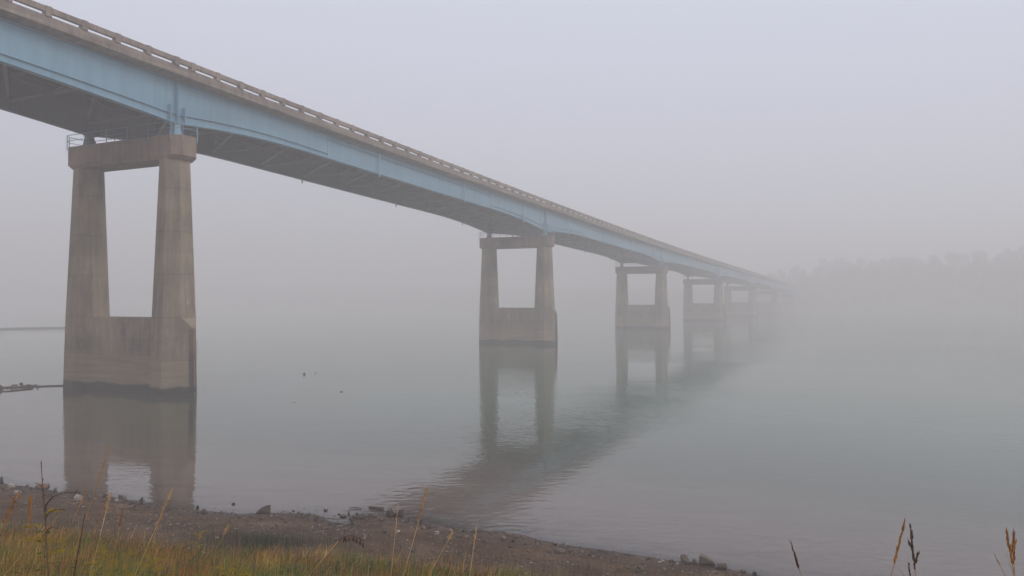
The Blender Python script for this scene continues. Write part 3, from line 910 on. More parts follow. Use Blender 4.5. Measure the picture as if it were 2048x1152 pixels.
def add_rock(px, py, w, h, style, label, name='shore_stone'):
    p = place_px(px, py)
    k = p.y / FPX
    W, Hh = w*k*1.05, h*k*1.25
    D = W * RNG.uniform(0.6, 0.95)
    NF[0] += 1
    if style == 't':
        rr = random.Random(NF[0])
        bm = bmesh.new()
        sg = 1 if px not in (281,) else 1
        pts = [(-.5,-.3,-.4),(-.45,.3,-.4),(.45,-.4,-.4),(.5,.4,-.4),(.42,-.22,.5),(.46,.28,.46),(.1,.3,.34),(.0,-.3,.28),(-.42,0,-.22),(-.2,.34,.1),(-.25,-.3,.02)]
        for q in pts: bm.verts.new((q[0]*W+rr.uniform(-.03,.03)*W, q[1]*D, (q[2]+0.1)*Hh*1.15))
        bmesh.ops.convex_hull(bm, input=bm.verts); bmesh.ops.recalc_face_normals(bm, faces=bm.faces)
        me = bpy.data.meshes.new(name); bm.to_mesh(me); bm.free(); me.materials.append(M_STONE)
        rz = RNG.uniform(-0.15, 0.15)
        if px == 1416: rz += math.pi
    else:
        me = hull_mesh(name, NF[0], (W, D, Hh*(1.5 if style == 'r' else 1.2)), 26 if w > 14 else 16, M_STONE, 0.55 if style != 'r' else 0.8)
        rz = RNG.uniform(-0.4, 0.4)
    bm = bmesh.new(); bm.from_mesh(me)
    bmesh.ops.bevel(bm, geom=bm.edges[:], offset=W*0.02, segments=1, affect='EDGES', profile=0.5)
    bm.to_mesh(me); bm.free()
    base = max(gz(p.x, p.y), -0.03 if style == 'w' else -0.02)
    o = link_mesh(name, me, loc=(p.x, p.y, base + Hh*0.28), rot=(RNG.uniform(-.08,.08), RNG.uniform(-.08,.08), rz))
    if label: tag(o, label, 'stone')
    elif style == 'w': tag(o, W_LABEL, 'stone', 'small dark stones standing in the shallows')
    else: tag(o, SH_LABEL, 'stone', G_STONE)
    return o
for r_ in rocks: add_rock(*r_)

# more flat stones of the same kind strewn between them
sh_in = [p for p in shore_px if 0 <= p[0] <= 1545]
for i in range(175):
    j = RNG.randrange(len(sh_in)-1); t = RNG.random()
    px = sh_in[j][0]*(1-t) + sh_in[j+1][0]*t; py = sh_in[j][1]*(1-t) + sh_in[j+1][1]*t + abs(RNG.gauss(3, 14)) + 2
    if py > 1150: continue
    add_rock(px, py, RNG.uniform(6, 11), RNG.uniform(2.5, 4.5), 'f', None)

# loose shards: too many to count
def shards(name, pts, sizes, mat, label, seed=1):
    protos = []
    for i in range(10):
        me = hull_mesh('tmp', 1000+i, (1, 0.75, 0.42), 9, None, 0.6)
        v = np.array([q.co[:] for q in me.vertices]); f = np.array([list(p.vertices) for p in me.polygons])
        protos.append((v, f)); bpy.data.meshes.remove(me)
    rs = np.random.default_rng(seed)
    V, F, R = [], [], []; off = 0
    for (x, y, z), sz in zip(pts, sizes):
        v, f = protos[rs.integers(10)]
        a = rs.uniform(0, 2*math.pi); t = rs.uniform(-.25, .25)
        ca, sa = math.cos(a), math.sin(a)
        w = v * np.array([sz, sz, sz*rs.uniform(0.5, 1.2)])
        w = np.stack([w[:,0]*ca - w[:,1]*sa, w[:,0]*sa + w[:,1]*ca, w[:,2] + w[:,0]*t], 1) + (x, y, z + sz*0.08)
        V.append(w); F.append(f + off); off += len(v); R.append(np.full(len(v), rs.random()))
    me = np_mesh(name, np.concatenate(V), np.concatenate(F), mat, {'rnd': ('FLOAT', np.concatenate(R))})
    return tag(link_mesh(name, me), label, kind='stuff')
n = 70000
xs = NR.uniform(-24, 9, n); ys = NR.uniform(11, 31, n)
d = shore_dist(xs, ys)
dens = np.where(d > -0.8, 1.25*np.exp(-np.clip(d, 0, None)/1.7) + 0.22, 0) * (0.35 + 1.3*(fbm(xs*0.7, ys*0.7, 31) > 0.5)) * (d < 9)
dens = np.where((d < 0) & (d > -0.8), 0.10, dens)
keep = NR.random(n) < dens
xs, ys, d = xs[keep], ys[keep], d[keep]
zs = ground_z(xs, ys, d)
sz = 0.034 + 0.085*NR.random(len(xs))**2.5 + 0.05*(NR.random(len(xs)) < 0.05)
shards('beach_shale', list(zip(xs, ys, zs)), sz, M_STONE, 'loose shale chips and pebbles covering the muddy beach')

# ------------------------------------------------------------------ mud spit by the nearest pier, bars and stones in the water
def bar_strip(name, pts, mat, label, hgt=0.05):
    """thin low bank: pts = (px, py, half width in metres across)"""
    m = MB(); loops = []
    for (px, py, hw) in pts:
        p = at_z(px, py)
        loops.append([(p.x, p.y-hw, -0.25), (p.x, p.y-hw*0.55, hgt*0.7), (p.x, p.y, hgt), (p.x, p.y+hw*0.6, hgt*0.6), (p.x, p.y+hw, -0.25)])
    m.loft(loops)
    o = m.build(name, mat, smooth=False)
    return tag(o, label, kind='structure')
bar_strip('mud_spit', [(-60,777,0.6),(0,776,0.3),(30,774.3,0.5),(50,773.8,0.6),(70,773.3,0.5),(90,773,0.22),(110,772.3,0.16),(128,771.8,0.14)],
          M_GROUND, 'thin dark mud spit running from the left edge to the nearest pier', 0.09)
bar_strip('mud_bar', [(-60,789,0.9),(0,784.2,0.55),(20,782.6,0.35),(45,780,0.2),(66,777.6,0.08)], M_GROUND, 'thin mud bar in front of the stony spit', 0.07)
bar_strip('far_mud_bar', [(-120,661,3.5),(0,659,3.0),(60,657.5,2.4),(127,656.5,1.8),(150,656.3,1.0)], M_GROUND, 'low pale mud bar far out behind the nearest pier', 0.35)
def wrock(px, py, w, h, label, name='spit_stone', group=None):
    p = at_z(px, py); k = p.y/FPX; NF[0] += 1
    me = hull_mesh(name, NF[0]+500, (w*k*1.1, w*k*0.8, h*k*1.7), 22, M_STONE, 0.75)
    o = link_mesh(name, me, loc=(p.x, p.y, h*k*0.22), rot=(0, 0, RNG.uniform(0, 0.6)))
    return tag(o, label, 'stone', group)
wrock(2,779,13,9,'round stone at the left frame edge at the foot of the mud spit')
GS = 'jumbled stones on the mud spit left of the nearest pier'
for (a,b,c,dd) in ((14,776,7,3),(22,776,6,3),(27,771,9,2),(31,775,8,6),(36,775,6,3),(44,774,9,4),(49,774,8,4),(54,774,9,5),(59,774,9,6),(65,773,6,3),(23,778,7,2),(40,775,8,3),(47,776,5,2)):
    wrock(a,b,c,dd,'small brown stone jumbled on the mud spit left of the pier', group=GS)
wrock(42,768,8,3,'small flat stone in the water just behind the jumbled spit stones')
wrock(71,771,8,2.5,'small stone in the water at the right end of the jumbled spit stones')
wrock(75,778,4,2,'tiny dark stone in the water in front of the mud spit')
wrock(609,749,6,4,'larger dark stone standing alone in open water between the two nearest piers','water_stone')
wrock(631,747,4,1.2,'tiny flat dark stone in open water just right of the larger one','water_stone')
wrock(683,784,7,1.6,'thin dark snag on open water, rightmost of the specks between the piers','water_snag')
wrock(588,805,6,0.9,'faint thin snag on open water, nearest of the specks between the piers','water_snag')

# driftwood
def stick(pts, r0, r1, label, name='driftwood_stick'):
    P = [place_px(*p) for p in pts]
    m = MB(); n = len(P)
    m.tube([(p.x, p.y, p.z+0.03) for p in P], [r0+(r1-r0)*i/(n-1) for i in range(n)], 6)
    tag(m.build(name, M_BARK), label, 'driftwood')
stick([(950,1064),(958,1064),(966,1064),(976,1064)], 0.025, 0.012, 'thin pale driftwood stick on the waterline beside a flat stone')
stick([(244,1021),(262,1018),(275,1010),(288,1004)], 0.02, 0.03, 'dark driftwood branch on the mud below the pier reflection')
stick([(738,1016),(752,1017.5),(766,1020)], 0.03, 0.05, 'slim dark branch lying in the shallows left of the paired boulders')
stick([(698,1018),(712,1017),(722,1019)], 0.015, 0.02, 'short thin twig floating in the shallows above the stone point')
p = place_px(36, 1149)
o = link_mesh('reddish_boulder', hull_mesh('reddish_boulder', 77, (0.17,0.14,0.10), 30, M_PINK, 0.85), loc=(at_y(34,1146,6.2)))
tag(o, 'reddish boulder half hidden in the grass at the bottom left corner', 'boulder')
o.location.z = min(o.location.z, gz(o.location.x, o.location.y) + 0.10)

# ------------------------------------------------------------------ grass
def blades(name, xy, hts, widths, cols, label, lean=0.35, seed=3, mat=None, bend=0.5):
    rs = np.random.default_rng(seed)
    n = len(xy); x, y = xy[:,0], xy[:,1]
    z = ground_z(x, y) - 0.01
    a = rs.uniform(0, 2*math.pi, n)                    # facing
    la = rs.normal(0.3, 1.2, n)                        # leaning direction (wind to the right)
    ln = np.abs(rs.normal(0, lean, n)) + 0.05
    dx, dy = np.cos(la)*ln, np.sin(la)*ln
    wx, wy = np.cos(a)*widths/2, np.sin(a)*widths/2
    ts = [0.0, 0.4, 0.75, 1.0]
    rows = []
    for t in ts:
        k = t + bend*t*t
        cx = x + dx*hts*k*0.7; cy_ = y + dy*hts*k*0.7; cz = z + hts*(t - 0.22*ln*t*t)
        ww = (1-t)**0.6
        if t < 1:
            rows.append(np.stack([cx-wx*ww, cy_-wy*ww, cz], 1)); rows.append(np.stack([cx+wx*ww, cy_+wy*ww, cz], 1))
        else: rows.append(np.stack([cx, cy_, cz], 1))
    V = np.stack(rows, 1).reshape(-1, 3)               # 7 per blade
    b = np.arange(n)[:,None]*7
    Q = np.concatenate([b+np.array([0,1,3,2]), b+np.array([2,3,5,4])])
    T = b + np.array([4,5,6])
    C = np.repeat(np.concatenate([cols, np.ones((n,1))], 1), 7, axis=0)
    me = np_mesh(name, V, [Q, T], mat or M_BLADE, {'tint': ('FLOAT_COLOR', C)})
    return tag(link_mesh(name, me), label, kind='stuff')

def y_edge(x):
    """where the grass begins (distance from the eye) along the bank"""
    return np.interp(x, [-20,-12,-8,-5,-2,0,2,4,6], [22.6,20.6,19.6,19.0,18.5,18.0,17.3,15.9,14.2])
pal = np.array([(0.20,0.22,0.012),(0.10,0.15,0.012),(0.33,0.27,0.014),(0.52,0.26,0.03),(0.38,0.15,0.02),(0.62,0.38,0.07),(0.25,0.07,0.02),(0.14,0.20,0.035)])
def pick(xs, ys, rs):
    """patches of green, straw and russet"""
    g1 = np.clip((fbm(xs*1.1, ys*0.8, 51)-0.5)*2.4+0.5, 0.02, 0.98); g2 = np.clip((fbm(xs*1.3, ys*1.0, 77)-0.5)*2.4+0.5, 0.02, 0.98)
    wts = np.stack([1.5*g1**2*6, 1.4*g1**2*5, 0.7+0*g1, 2.0*(1-g1), 1.9*g2**2*3, 0.8+0*g1, 1.1*g2**2*3, 0.6*g1], 1)
    wts /= wts.sum(1, keepdims=True); cs = wts.cumsum(1); r = rs.random(len(xs))[:,None]
    idx = np.minimum((r > cs).sum(1), len(pal)-1)
    return pal[idx] * rs.uniform(0.5, 1.7, (len(xs),1)) * (0.72 + 0.6*fbm(xs*2.3, ys*1.7, 99))[:,None]
rs = np.random.default_rng(11)
n = 200000
xs = rs.uniform(-19, 8.5, n); ys = rs.uniform(5.0, 23.5, n)
e = y_edge(xs) + (fbm(xs*0.8, ys*0.8, 21)-0.5)*2.6
prob = np.clip((e - ys)/2.4, 0, 1)**1.3
prob *= (np.abs(xs) < 0.72*ys + 1.5) * np.where(xs > 0.5, 0.85, 1.0)
prob *= 0.45 + 0.75*(fbm(xs*1.6, ys*1.6, 5) > 0.42)
k = rs.random(n) < prob
xs, ys = xs[k], ys[k]
hts = (0.13 + 0.30*rs.random(len(xs))**1.6) * (0.7 + 0.6*fbm(xs*0.6, ys*0.6, 8)) * np.clip(0.55 + (y_edge(xs)-ys)/5, 0.5, 1.25)
blades('meadow_grass', np.stack([xs, ys], 1), hts, rs.uniform(0.004, 0.011, len(xs)), pick(xs, ys, rs),
       'tangled green and straw coloured grass covering the slope at the bottom left')
# sparse taller dry blades standing above the sward
n = 5200
xs = rs.uniform(-15, 6, n); ys = rs.uniform(5.5, 19.5, n)
k = (ys < y_edge(xs) - 0.6) & (np.abs(xs) < 0.72*ys+1) & (rs.random(n) < 0.25 + 0.9*(fbm(xs*0.7, ys*0.7, 71) > 0.52))
xs, ys = xs[k], ys[k]
c3 = np.array([(0.60,0.36,0.09),(0.42,0.20,0.05),(0.20,0.06,0.03),(0.62,0.45,0.16),(0.16,0.24,0.03)])[rs.integers(0, 5, len(xs))] * rs.uniform(0.6,1.2,(len(xs),1))
blades('dry_grass', np.stack([xs, ys], 1), rs.uniform(0.32, 0.62, len(xs)), rs.uniform(0.006, 0.011, len(xs)), c3,
       'taller dry straw and russet blades standing above the grass', lean=0.35, seed=16, bend=0.3)
# low broad undergrowth between the blades
n = 26000
xs = rs.uniform(-15, 5, n); ys = rs.uniform(5.5, 19.5, n)
k = (ys < y_edge(xs) - 1.2) & (np.abs(xs) < 0.72*ys+1) & (fbm(xs*0.9, ys*0.9, 14) > 0.46)
xs, ys = xs[k], ys[k]
c2 = np.array([(0.04,0.08,0.02),(0.07,0.12,0.02),(0.13,0.14,0.02),(0.15,0.05,0.02)])[rs.integers(0, 4, len(xs))] * rs.uniform(0.6,1.2,(len(xs),1))
blades('weed_leaves', np.stack([xs, ys], 1), 0.10+0.16*rs.random(len(xs)), rs.uniform(0.02, 0.05, len(xs)), c2,
       'low broad leaved weeds mixed through the grass', lean=1.1, seed=6)
# thin dark rushes at the foot of the slope
n = 9000
xs = rs.uniform(-13, 6.5, n); ys = rs.uniform(13.5, 22, n)
e = y_edge(xs)
k = (np.abs(ys - e - 0.1) < 1.1 + 0.9*(fbm(xs, ys, 61)-0.5)) & (rs.random(n) < 0.3+0.9*(fbm(xs*1.1, ys*1.1, 43) > 0.5)) & (shore_dist(xs, ys) > 2.2)
xs, ys = xs[k], ys[k]
# extra patch of bluish sedge
pc = place_px(520, 1092)
n2 = 1500
px_ = rs.normal(pc.x, 0.85, n2); py_ = rs.normal(pc.y, 0.5, n2)
xs2 = np.concatenate([xs, px_]); ys2 = np.concatenate([ys, py_])
cc = np.where((rs.random(len(xs2)) < 0.75)[:,None], np.array([[0.045,0.05,0.026]]), np.array([[0.11,0.075,0.04]])) * rs.uniform(0.7,1.3,(len(xs2),1))
cc[len(xs):] = np.array([0.035,0.065,0.032]) * rs.uniform(0.7,1.4,(n2,1))
blades('rushes', np.stack([xs2, ys2], 1), rs.uniform(0.18, 0.46, len(xs2)), rs.uniform(0.004, 0.008, len(xs2)), cc,
       'thin upright dark rushes growing out of the gravel', lean=0.10, seed=8, bend=0.1)
# slope near and behind the camera, so the bank does not end at the frame
n = 14000
xs = rs.uniform(-10, 10, n); ys = rs.uniform(-4, 6, n)
k = ((xs*xs + ys*ys) > 1.6**2) & ((ys > 3.2) | (rs.random(n) < 0.6))
k &= ~((np.abs(xs) < 0.9*ys) & (ys < 3.5) & (ys > 0))
xs, ys = xs[k], ys[k]
blades('slope_grass', np.stack([xs, ys], 1), rs.uniform(0.1, 0.32, len(xs)), rs.uniform(0.006, 0.014, len(xs)), pick(xs, ys, rs),
       'short grass on the bank top around the viewpoint')

# ------------------------------------------------------------------ tall single stalks
def stalk(tip, low, Y, thick, head, stem_mat, head_mat, label, cat='grass stalk', name='tall_grass_stalk', hl=0.16, curve=0.02, branches=(), nseed=26, hw=0.012):
    if Y > 3.5: thick *= 1.4; hw *= 1.25
    T = at_y(*tip, Y); Q = at_y(*low, Y)
    dirn = (Q - T)
    # follow the line down to the ground
    B = Q.copy(); t = 1.0
    for i in range(200):
        B = T + dirn*t
        if B.z <= gz(B.x, B.y): break
        t += 0.04
    root = empty(name, (B.x, B.y, B.z - 0.03), 0, label, cat)
    loc = Vector((B.x, B.y, B.z - 0.03))
    n = 9; pts = []
    side = Vector((1, 0.25, 0))
    for i in range(n):
        f = i/(n-1)
        p = B.lerp(T, f) + side * (curve*math.sin(math.pi*f)) + Vector((0, 0.06*math.sin(2.2*f), 0))
        pts.append(p - loc)
    m = MB(); m.tube(pts, [thick*(1-0.65*i/(n-1)) for i in range(n)], 6)
    m.build('stem', stem_mat, root, smooth=True)
    def pt(f):
        f = min(max(f, 0), 1)*(n-1); i = min(int(f), n-2); return pts[i].lerp(pts[i+1], f-i)
    length = (T-B).length
    rr = random.Random(int(tip[0]*7+tip[1]))
    m = MB()
    def seed_at(p, d, ln, w):
        s_ = d.cross(Vector((rr.uniform(-1,1), rr.uniform(-1,1), rr.uniform(-1,1)))).normalized(); u = d.cross(s_).normalized()
        a, b = p, p + d*ln; mid = p + d*ln*0.45
        m.add([a, mid+s_*w, mid+u*w, mid-s_*w, mid-u*w, b], [(0,1,2),(0,2,3),(0,3,4),(0,4,1),(5,2,1),(5,3,2),(5,4,3),(5,1,4)])
    if head == 'spike':
        for i in range(nseed):
            f = 1 - (hl/length)*(i/nseed)
            p = pt(f); up = (pt(1)-pt(0.8)).normalized()
            d = (up + Vector((rr.uniform(-1,1), rr.uniform(-1,1), rr.uniform(-.2,.4)))*0.22).normalized()
            seed_at(p, d, rr.uniform(0.6,1.1)*hw*2.2, hw*0.28*rr.uniform(0.7,1.2)*(0.5+min(1, i/6)*0.5))
        for (f0, l_, sgn) in branches:
            p = pt(f0); d = Vector((0.35*sgn, 0, 1)).normalized()
            for j in range(8): seed_at(p + d*l_*j/8, (d+Vector((rr.uniform(-.3,.3),rr.uniform(-.3,.3),0))).normalized(), hw*2.0, hw*0.25)
    elif head == 'plume':
        for i in range(nseed*2):
            f = 1 - (hl/length)*(i/(nseed*2))
            p = pt(f); d = Vector((rr.uniform(-1,1), rr.uniform(-1,1), rr.uniform(0.4,1.6))).normalized()
            seed_at(p, d, rr.uniform(0.5,1.2)*hw*1.6, hw*0.14)
    elif head == 'droop':
        p = pt(1.0); q = p.copy(); d = Vector((0.7, 0, 0.6))
        prev = q
        for j in range(7):
            q = prev + d.normalized()*0.02; d += Vector((0.05, 0, -0.22))
            m.bar(prev, q, 0.003); prev = q
            if j > 0:
                for t_ in range(2): seed_at(q, Vector((rr.uniform(-.4,.5), rr.uniform(-.3,.3), -1)).normalized(), 0.035, 0.005)
    elif head == 'weed':
        # curling dry side branches
        for (f0, dx1, dz1, ln_) in ((0.88,0.35,1.0,0.17),(0.86,0.5,1.0,0.10),(0.83,0.6,0.8,0.05),(0.93,-0.15,1.0,0.04)):
            prev = pt(f0); d = Vector((dx1*0.5, 0, dz1)).normalized()
            for j in range(8):
                q = prev + d*ln_/8*1.3; m.bar(prev, q, 0.0052*(1.3-j/10)); prev = q
                d = (d + Vector((0.22 if dx1 > 0 else -0.1, 0, -0.12))).normalized()
            seed_at(prev, d, 0.025, 0.004)
        for i in range(16):
            p = pt(1 - 0.12*rr.random()); seed_at(p, Vector((rr.uniform(-1,1), rr.uniform(-1,1), 1)).normalized(), 0.02, 0.003)
    if m.v: tag(m.build('seed_head', head_mat, root), kind='stuff')
    if head in ('spike','plume') and stem_mat in (M_STRAW, M_STRAW2):
        # a couple of narrow dry leaves along the stem
        for f0 in (0.35, 0.55):
            m = MB(); prev = pt(f0); d = Vector((rr.choice((-1,1))*0.25, rr.uniform(-.2,.2), 1)).normalized(); w = 0.004
            L_, R_ = [], []
            for j in range(6):
                L_.append(prev + Vector((-w,0,0))*(1-j/5.2)); R_.append(prev + Vector((w,0.001,0))*(1-j/5.2))
                prev = prev + d*0.035; d = (d + Vector((0.06*(1 if d.x > 0 else -1), 0, -0.10))).normalized()
            vv = []
            for a, b in zip(L_, R_): vv += [a, b]
            m.add(vv, [(2*j, 2*j+1, 2*j+3, 2*j+2) for j in range(5)])
            m.build('leaf', stem_mat, root)
    return root

S_ = M_STRAW; P_ = M_STRAW2
stalk((213,896),(162,1032),5.6,0.0042,'plume',S_,S_,'tallest slanting straw stalk, its tip in front of the pier reflection',hl=0.30,nseed=30)
stalk((72,928),(76,1060),4.6,0.0055,'weed',flat_mat('dry_weed_stem',(0.17,0.10,0.05),0.8,0.3,12),M_HEADB,'tall dark dried weed with curling side branches near the left edge','weed','dried_weed')
stalk((212,991),(165,1152),4.2,0.0032,'plume',P_,P_,'bright thin straw stalk slanting across the grass left of centre of the pier reflection',hl=0.10,nseed=14)
stalk((337,985),(258,1152),4.8,0.0038,'plume',P_,P_,'bright straw stalk slanting up to the right below the pier right reflection',hl=0.18,nseed=24)
stalk((170,972),(106,1112),6.0,0.0028,'plume',S_,S_,'faint thin stalk leaning right, just left of the tallest one',hl=0.2,nseed=16)
stalk((52,1003),(44,1052),5.0,0.0034,'spike',S_,M_HEADG,'short orange seed plume beside the dried weed',hl=0.17,nseed=44,hw=0.017)
stalk((24,996),(-8,1056),4.6,0.003,'plume',S_,M_HEADG,'fuzzy orange grass plume leaning in from the left frame edge',hl=0.2,nseed=34,hw=0.016)
stalk((108,1035),(2,1152),4.4,0.003,'none',S_,S_,'bare straw stem leaning far right across the left corner')
stalk((82,1056),(0,1150),5.2,0.0036,'none',P_,P_,'pale bent stem crossing behind the dried weed foot')
stalk((239,1022),(212,1128),5.4,0.003,'spike',S_,M_HEADR,'reddish seed stalk between the pier reflections above yellow flowers',hl=0.14,nseed=30,hw=0.012)
stalk((205,1006),(178,1076),6.2,0.003,'plume',S_,M_HEADR,'russet feathery stalk hugging the bright thin one',hl=0.22,nseed=24)
stalk((161,1033),(148,1088),4.8,0.006,'none',flat_mat('dark_russet_blade',(0.10,0.045,0.025),0.8,0.3,9),S_,'dark russet upright blade left of the bright thin stalk','grass stalk','dry_stalk')
stalk((452,1057),(396,1152),5.2,0.0026,'plume',S_,P_,'thin straw stalk with a hooked tip in front of the green sedge patch',hl=0.07,nseed=10)
stalk((318,1035),(296,1090),6.0,0.0026,'plume',S_,M_HEADR,'russet stalk nodding right of the long slanting straw stalk',hl=0.09,nseed=14)
stalk((672,1088),(616,1152),3.8,0.0028,'droop',P_,M_HEADB,'straw stalk with dark drooping seed head at the bottom centre left')
stalk((794,1011),(776,1152),4.4,0.0026,'none',P_,P_,'very thin upright straw left of the long feathery one at bottom centre')
stalk((854,979),(802,1152),4.6,0.0034,'plume',P_,S_,'long straw stalk with feathery head reaching into the bridge reflection',hl=0.22,nseed=40,hw=0.0125)
stalk((904,1070),(856,1152),4.4,0.0028,'plume',P_,P_,'straw stalk leaning right with a tiny forked tip at bottom centre',hl=0.05,nseed=9)
stalk((911,1091),(884,1152),5.0,0.0024,'none',S_,S_,'short thin russet stem right of the forked straw stalk')
stalk((952,1060),(937,1152),4.8,0.0030,'spike',P_,P_,'upright straw stalk with knobbly head below the driftwood stick',hl=0.12,nseed=20,hw=0.011)
stalk((1592,1097),(1607,1152),2.9,0.0026,'spike',S_,M_HEADB,'dark seed head leaning left in the shallows at lower right','grass stalk',hl=0.11,nseed=16,hw=0.012,branches=((0.90,0.03,-1),))
stalk((1823,1057),(1798,1152),2.6,0.0032,'spike',S_,M_HEADG,'thick golden seed head leaning right near the lower right corner','grass stalk',hl=0.15,nseed=40,hw=0.0125)
stalk((1836,1063),(1843,1152),2.7,0.0030,'spike',S_,M_HEADB,'dark brown seed head touching the golden one on its right','grass stalk',hl=0.16,nseed=40,hw=0.012,branches=((0.93,0.04,-1),(0.90,0.04,1)))
stalk((1832,1141),(1835,1165),2.6,0.0024,'spike',S_,M_HEADB,'short dark seed tip under the brown seed head','grass stalk',hl=0.05,nseed=12,hw=0.010)
stalk((2033,1076),(2047,1160),2.5,0.0032,'spike',S_,M_HEADG,'golden brown seed head at the right frame edge','grass stalk',hl=0.11,nseed=34,hw=0.0125,branches=((0.94,0.04,1),))
stalk((2046,1078),(2047,1160),2.6,0.0030,'spike',S_,M_HEADR,'reddish seed head cut by the right frame edge','grass stalk',hl=0.10,nseed=30,hw=0.012)
stalk((2009,1123),(2024,1156),2.6,0.0022,'spike',S_,M_HEADR,'small thin reddish tip left of the right edge seed heads','grass stalk',hl=0.04,nseed=8,hw=0.008)
stalk((2030,1112),(2042,1156),2.7,0.0020,'none',S_,S_,'hair thin dark stem between the seed heads at the right edge')

# goldenrod and leafy plants
def goldenrod(px, py, Y, h, label, bloom=True):
    p = at_y(px, py, Y); x, y = p.x, p.y; g0 = gz(x, y)
    top = p.z
    H = max(0.2, top - g0)
    r = empty('goldenrod' if bloom else 'leafy_weed', (x, y, g0), 0, label, 'wildflower' if bloom else 'weed', None)
    rr = random.Random(int(px*3+py))
    m = MB(); m.tube([(0,0,0),(0.01,0,H*0.5),(0.03,0.01,H*0.98)], [0.004,0.003,0.002], 5); m.build('stem', M_GREEN, r)
    m = MB()
    for i in range(34):
        f = rr.uniform(0.25, 0.95); a = rr.uniform(0, 6.28); l_ = 0.10*(1.1-f)+0.03
        d = Vector((math.cos(a), math.sin(a), rr.uniform(0.0, 0.5))); s_ = Vector((-math.sin(a), math.cos(a), 0))*0.010
        b = Vector((0.02*f, 0, H*f)); m.add([b, b+d*l_*0.5+s_, b+d*l_+Vector((0,0,-0.02)), b+d*l_*0.5-s_], [(0,1,2,3)])
    tag(m.build('leaf_cluster', M_GREEN, r), kind='stuff')
    if bloom:
        for br in range(6):
            m = MB(); a = rr.uniform(0, 6.28); b = Vector((0.03, 0, H*rr.uniform(0.82, 0.98)))
            d = Vector((math.cos(a), math.sin(a), 0.55))
            for i in range(26):
                t = rr.random(); q = b + d*0.13*t + Vector((0,0,-0.06*t*t)) + Vector((rr.uniform(-1,1), rr.uniform(-1,1), rr.uniform(-.5,1)))*0.014
                w = 0.007; m.add([q, q+Vector((w,0,w)), q+Vector((0,w,1.6*w)), q+Vector((-w,0,w))], [(0,1,2),(0,2,3),(0,1,3)])
            tag(m.build('flower_plume', M_YELLOW, r), kind='stuff')
    return r
for i, (px, py, Y, l_) in enumerate([
    (185,1100,7.4,'leftmost yellow goldenrod clump behind the bright thin stalk'),
    (205,1092,8.0,'yellow goldenrod just right of the bright thin stalk, topmost of its patch'),
    (222,1098,7.2,'yellow goldenrod in the middle of the bottom left patch'),
    (236,1106,6.8,'lowest yellow goldenrod of the patch under the reddish stalk'),
    (107,1072,8.4,'faint yellow bloom right of the dried weed'),
    (82,1003,5.2,'small yellow tuft against the stem of the dried weed'),
    (292,1112,6.6,'yellow green goldenrod crossing the long slanting stalk'),
    (394,1062,11.0,'tiny yellow flower at the grass edge left of the hooked stalk'),
    (447,1128,7.0,'yellow green bloom at the bottom left of the hooked stalk'),
    (462,1126,7.6,'yellow green bloom at the foot of the hooked stalk')]):
    goldenrod(px, py, Y, 0.5, l_)
for i, (px, py, Y, l_) in enumerate([
    (22,1118,6.0,'green leafy weed in the bottom left corner above the reddish boulder'),
    (135,1108,6.4,'dark green leafy weed left of the goldenrod patch'),
    (180,1135,6.0,'leafy weed at the bottom edge below the goldenrod patch'),
    (345,1120,6.4,'green leafy weed right of the long slanting stalk'),
    (520,1128,7.2,'green leafy weed at the bottom edge under the sedge patch')]):
    goldenrod(px, py, Y, 0.4, l_, False)

# ------------------------------------------------------------------ far bank and its trees
far_shore = [(620,90),(470,215),(350,315),(268,372),(240,410),(222,440),(200,472),(165,540),(70,640),(-60,735),(-300,770),(-600,770),(-860,760)]
FS = np.array(far_shore, float)
m = MB(); loops = []
prof = [(-6,-2.8),(0,0.0),(6,1.6),(25,6.0),(60,11.0),(110,15.5),(170,18.0),(230,19.0)]
for i, (x, y) in enumerate(FS):
    a = FS[max(i-1,0)]; b = FS[min(i+1,len(FS)-1)]; t = (b-a)/np.linalg.norm(b-a); nrm = np.array([t[1], -t[0]])   # away from the river
    row = []
    for j, (d_, z_) in enumerate(prof):
        q = np.array([x, y]) + nrm*d_*(1.0 if i not in (0, len(FS)-1) else 1.0)
        zz = z_*(0.75+0.5*float(fbm(np.array([q[0]*0.012]), np.array([q[1]*0.012]), 90)[0])) if z_ > 0 else z_
        row.append((min(q[0], 870), min(q[1], 870), zz))
    loops.append(row)
nv = len(prof); vv = [p for r_ in loops for p in r_]; ff = []
for i in range(len(loops)-1):
    for j in range(nv-1): ff.append((i*nv+j, i*nv+j+1, (i+1)*nv+j+1, (i+1)*nv+j))
m.add(vv, ff)
tag(m.build('far_bank', M_HILL, smooth=True), 'low wooded far bank dissolving in the fog', kind='structure')

def crown_mesh(seed, R, Hc):
    rs = np.random.default_rng(seed)
    cl = []
    for i in range(16):
        a = rs.uniform(0, 6.28); f = rs.uniform(0.05, 1); rad = R*0.68*math.sqrt(max(0.05, 1-(2*f-0.95)**2))*rs.uniform(0.3, 1)
        cl.append((math.cos(a)*rad, math.sin(a)*rad, Hc*f, R*rs.uniform(0.25, 0.42)))
    V, F = [], []; n = 0
    for (cx, cy_, cz, cr) in cl:
        for j in range(60):
            v = rs.normal(0, 1, 3); v /= np.linalg.norm(v); p = np.array([cx, cy_, cz]) + v*cr*rs.uniform(0.6, 1.05)
            a = rs.normal(0, 1, 3); a /= np.linalg.norm(a); b = np.cross(a, v); b /= (np.linalg.norm(b)+1e-6); s_ = rs.uniform(0.3, 0.6)
            V += [p-a*s_, p+b*s_*0.7, p+a*s_, p-b*s_*0.7]; F.append([n, n+1, n+2, n+3]); n += 4
    return np_mesh('crown', np.array(V), np.array(F), M_CROWN)
crowns = [crown_mesh(200+i, 4.6, 9.5) for i in range(4)]
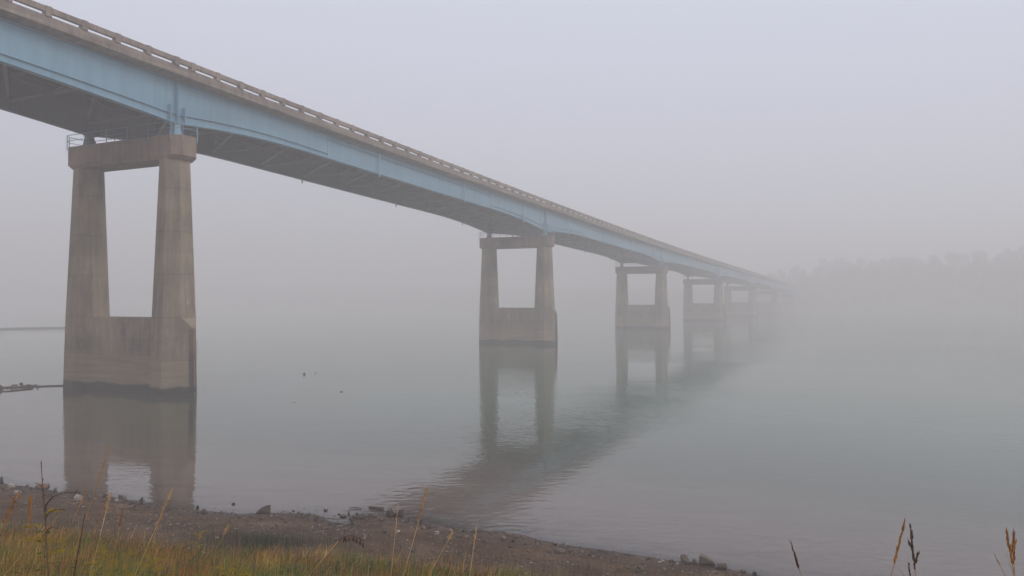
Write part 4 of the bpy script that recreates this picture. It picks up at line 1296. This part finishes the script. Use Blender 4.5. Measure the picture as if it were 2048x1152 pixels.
m = MB(); m.tube([(0,0,-0.5),(0.1,0,3),(0.3,0.1,7.5),(0.4,0.1,11)], [0.38,0.3,0.2,0.06], 7)
for a, z0, l_ in ((0.4,4.0,3.4),(2.4,5.0,3.0),(4.3,4.6,3.2),(5.6,6.2,2.5)):
    m.tube([(0.15,0.05,z0),(math.cos(a)*l_*0.6,math.sin(a)*l_*0.6,z0+1.6),(math.cos(a)*l_,math.sin(a)*l_,z0+3.4)], [0.14,0.09,0.03], 5)
trunk_me = m.mesh('trunk', M_BARK)
def tree(x, y, z, sc, ci, label, group):
    r = empty('far_tree', (x, y, z), RNG.uniform(0, 6.28), label, 'tree', group); r.scale = (sc*RNG.uniform(0.9,1.15), sc, sc*RNG.uniform(0.9,1.2))
    link_mesh('trunk', trunk_me, r); link_mesh('crown', crowns[ci], r, loc=(0,0,3.0))
segs = [((470,215),(350,315)),((350,315),(268,372)),((268,372),(240,410)),((240,410),(222,440)),((222,440),(200,472)),((200,472),(165,540))]
GR = 'trees on the hazy far bank right of the bridge'
cnt = 0
for si, (a, b) in enumerate(segs):
    a, b = np.array(a, float), np.array(b, float); t = (b-a); ln_ = np.linalg.norm(t); t /= ln_; nrm = np.array([t[1], -t[0]])
    for row, (d_, z_) in enumerate(((7,1.5),(22,4.8),(42,8.0),(70,11.5))):
        k_ = int(ln_/ 7.5)
        for j in range(k_):
            q = a + t*ln_*((j+RNG.random())/k_) + nrm*(d_+RNG.uniform(-4,4))
            tree(q[0], q[1], z_-0.5, RNG.uniform(1.3, 1.5) * (1.55 if si < 2 else 1.15), RNG.randrange(4), 'hazy dark tree on the wooded far bank right of the bridge', GR)
            cnt += 1

# ------------------------------------------------------------------ the fog itself
hz, nt, out = new_mat('fog')
pv = N(nt, 'ShaderNodeVolumePrincipled')
pv.inputs['Color'].default_value = (0.958, 0.908, 0.868, 1)
pv.inputs['Density'].default_value = 0.0049
pv.inputs['Anisotropy'].default_value = 0.1
L(nt, pv.outputs[0], out.inputs['Volume'])
m = MB(); m.box((-900, -75, -4.2), (900, 900, 46.0))
tag(m.build('haze', hz), 'even pale morning fog filling the river valley', kind='stuff')
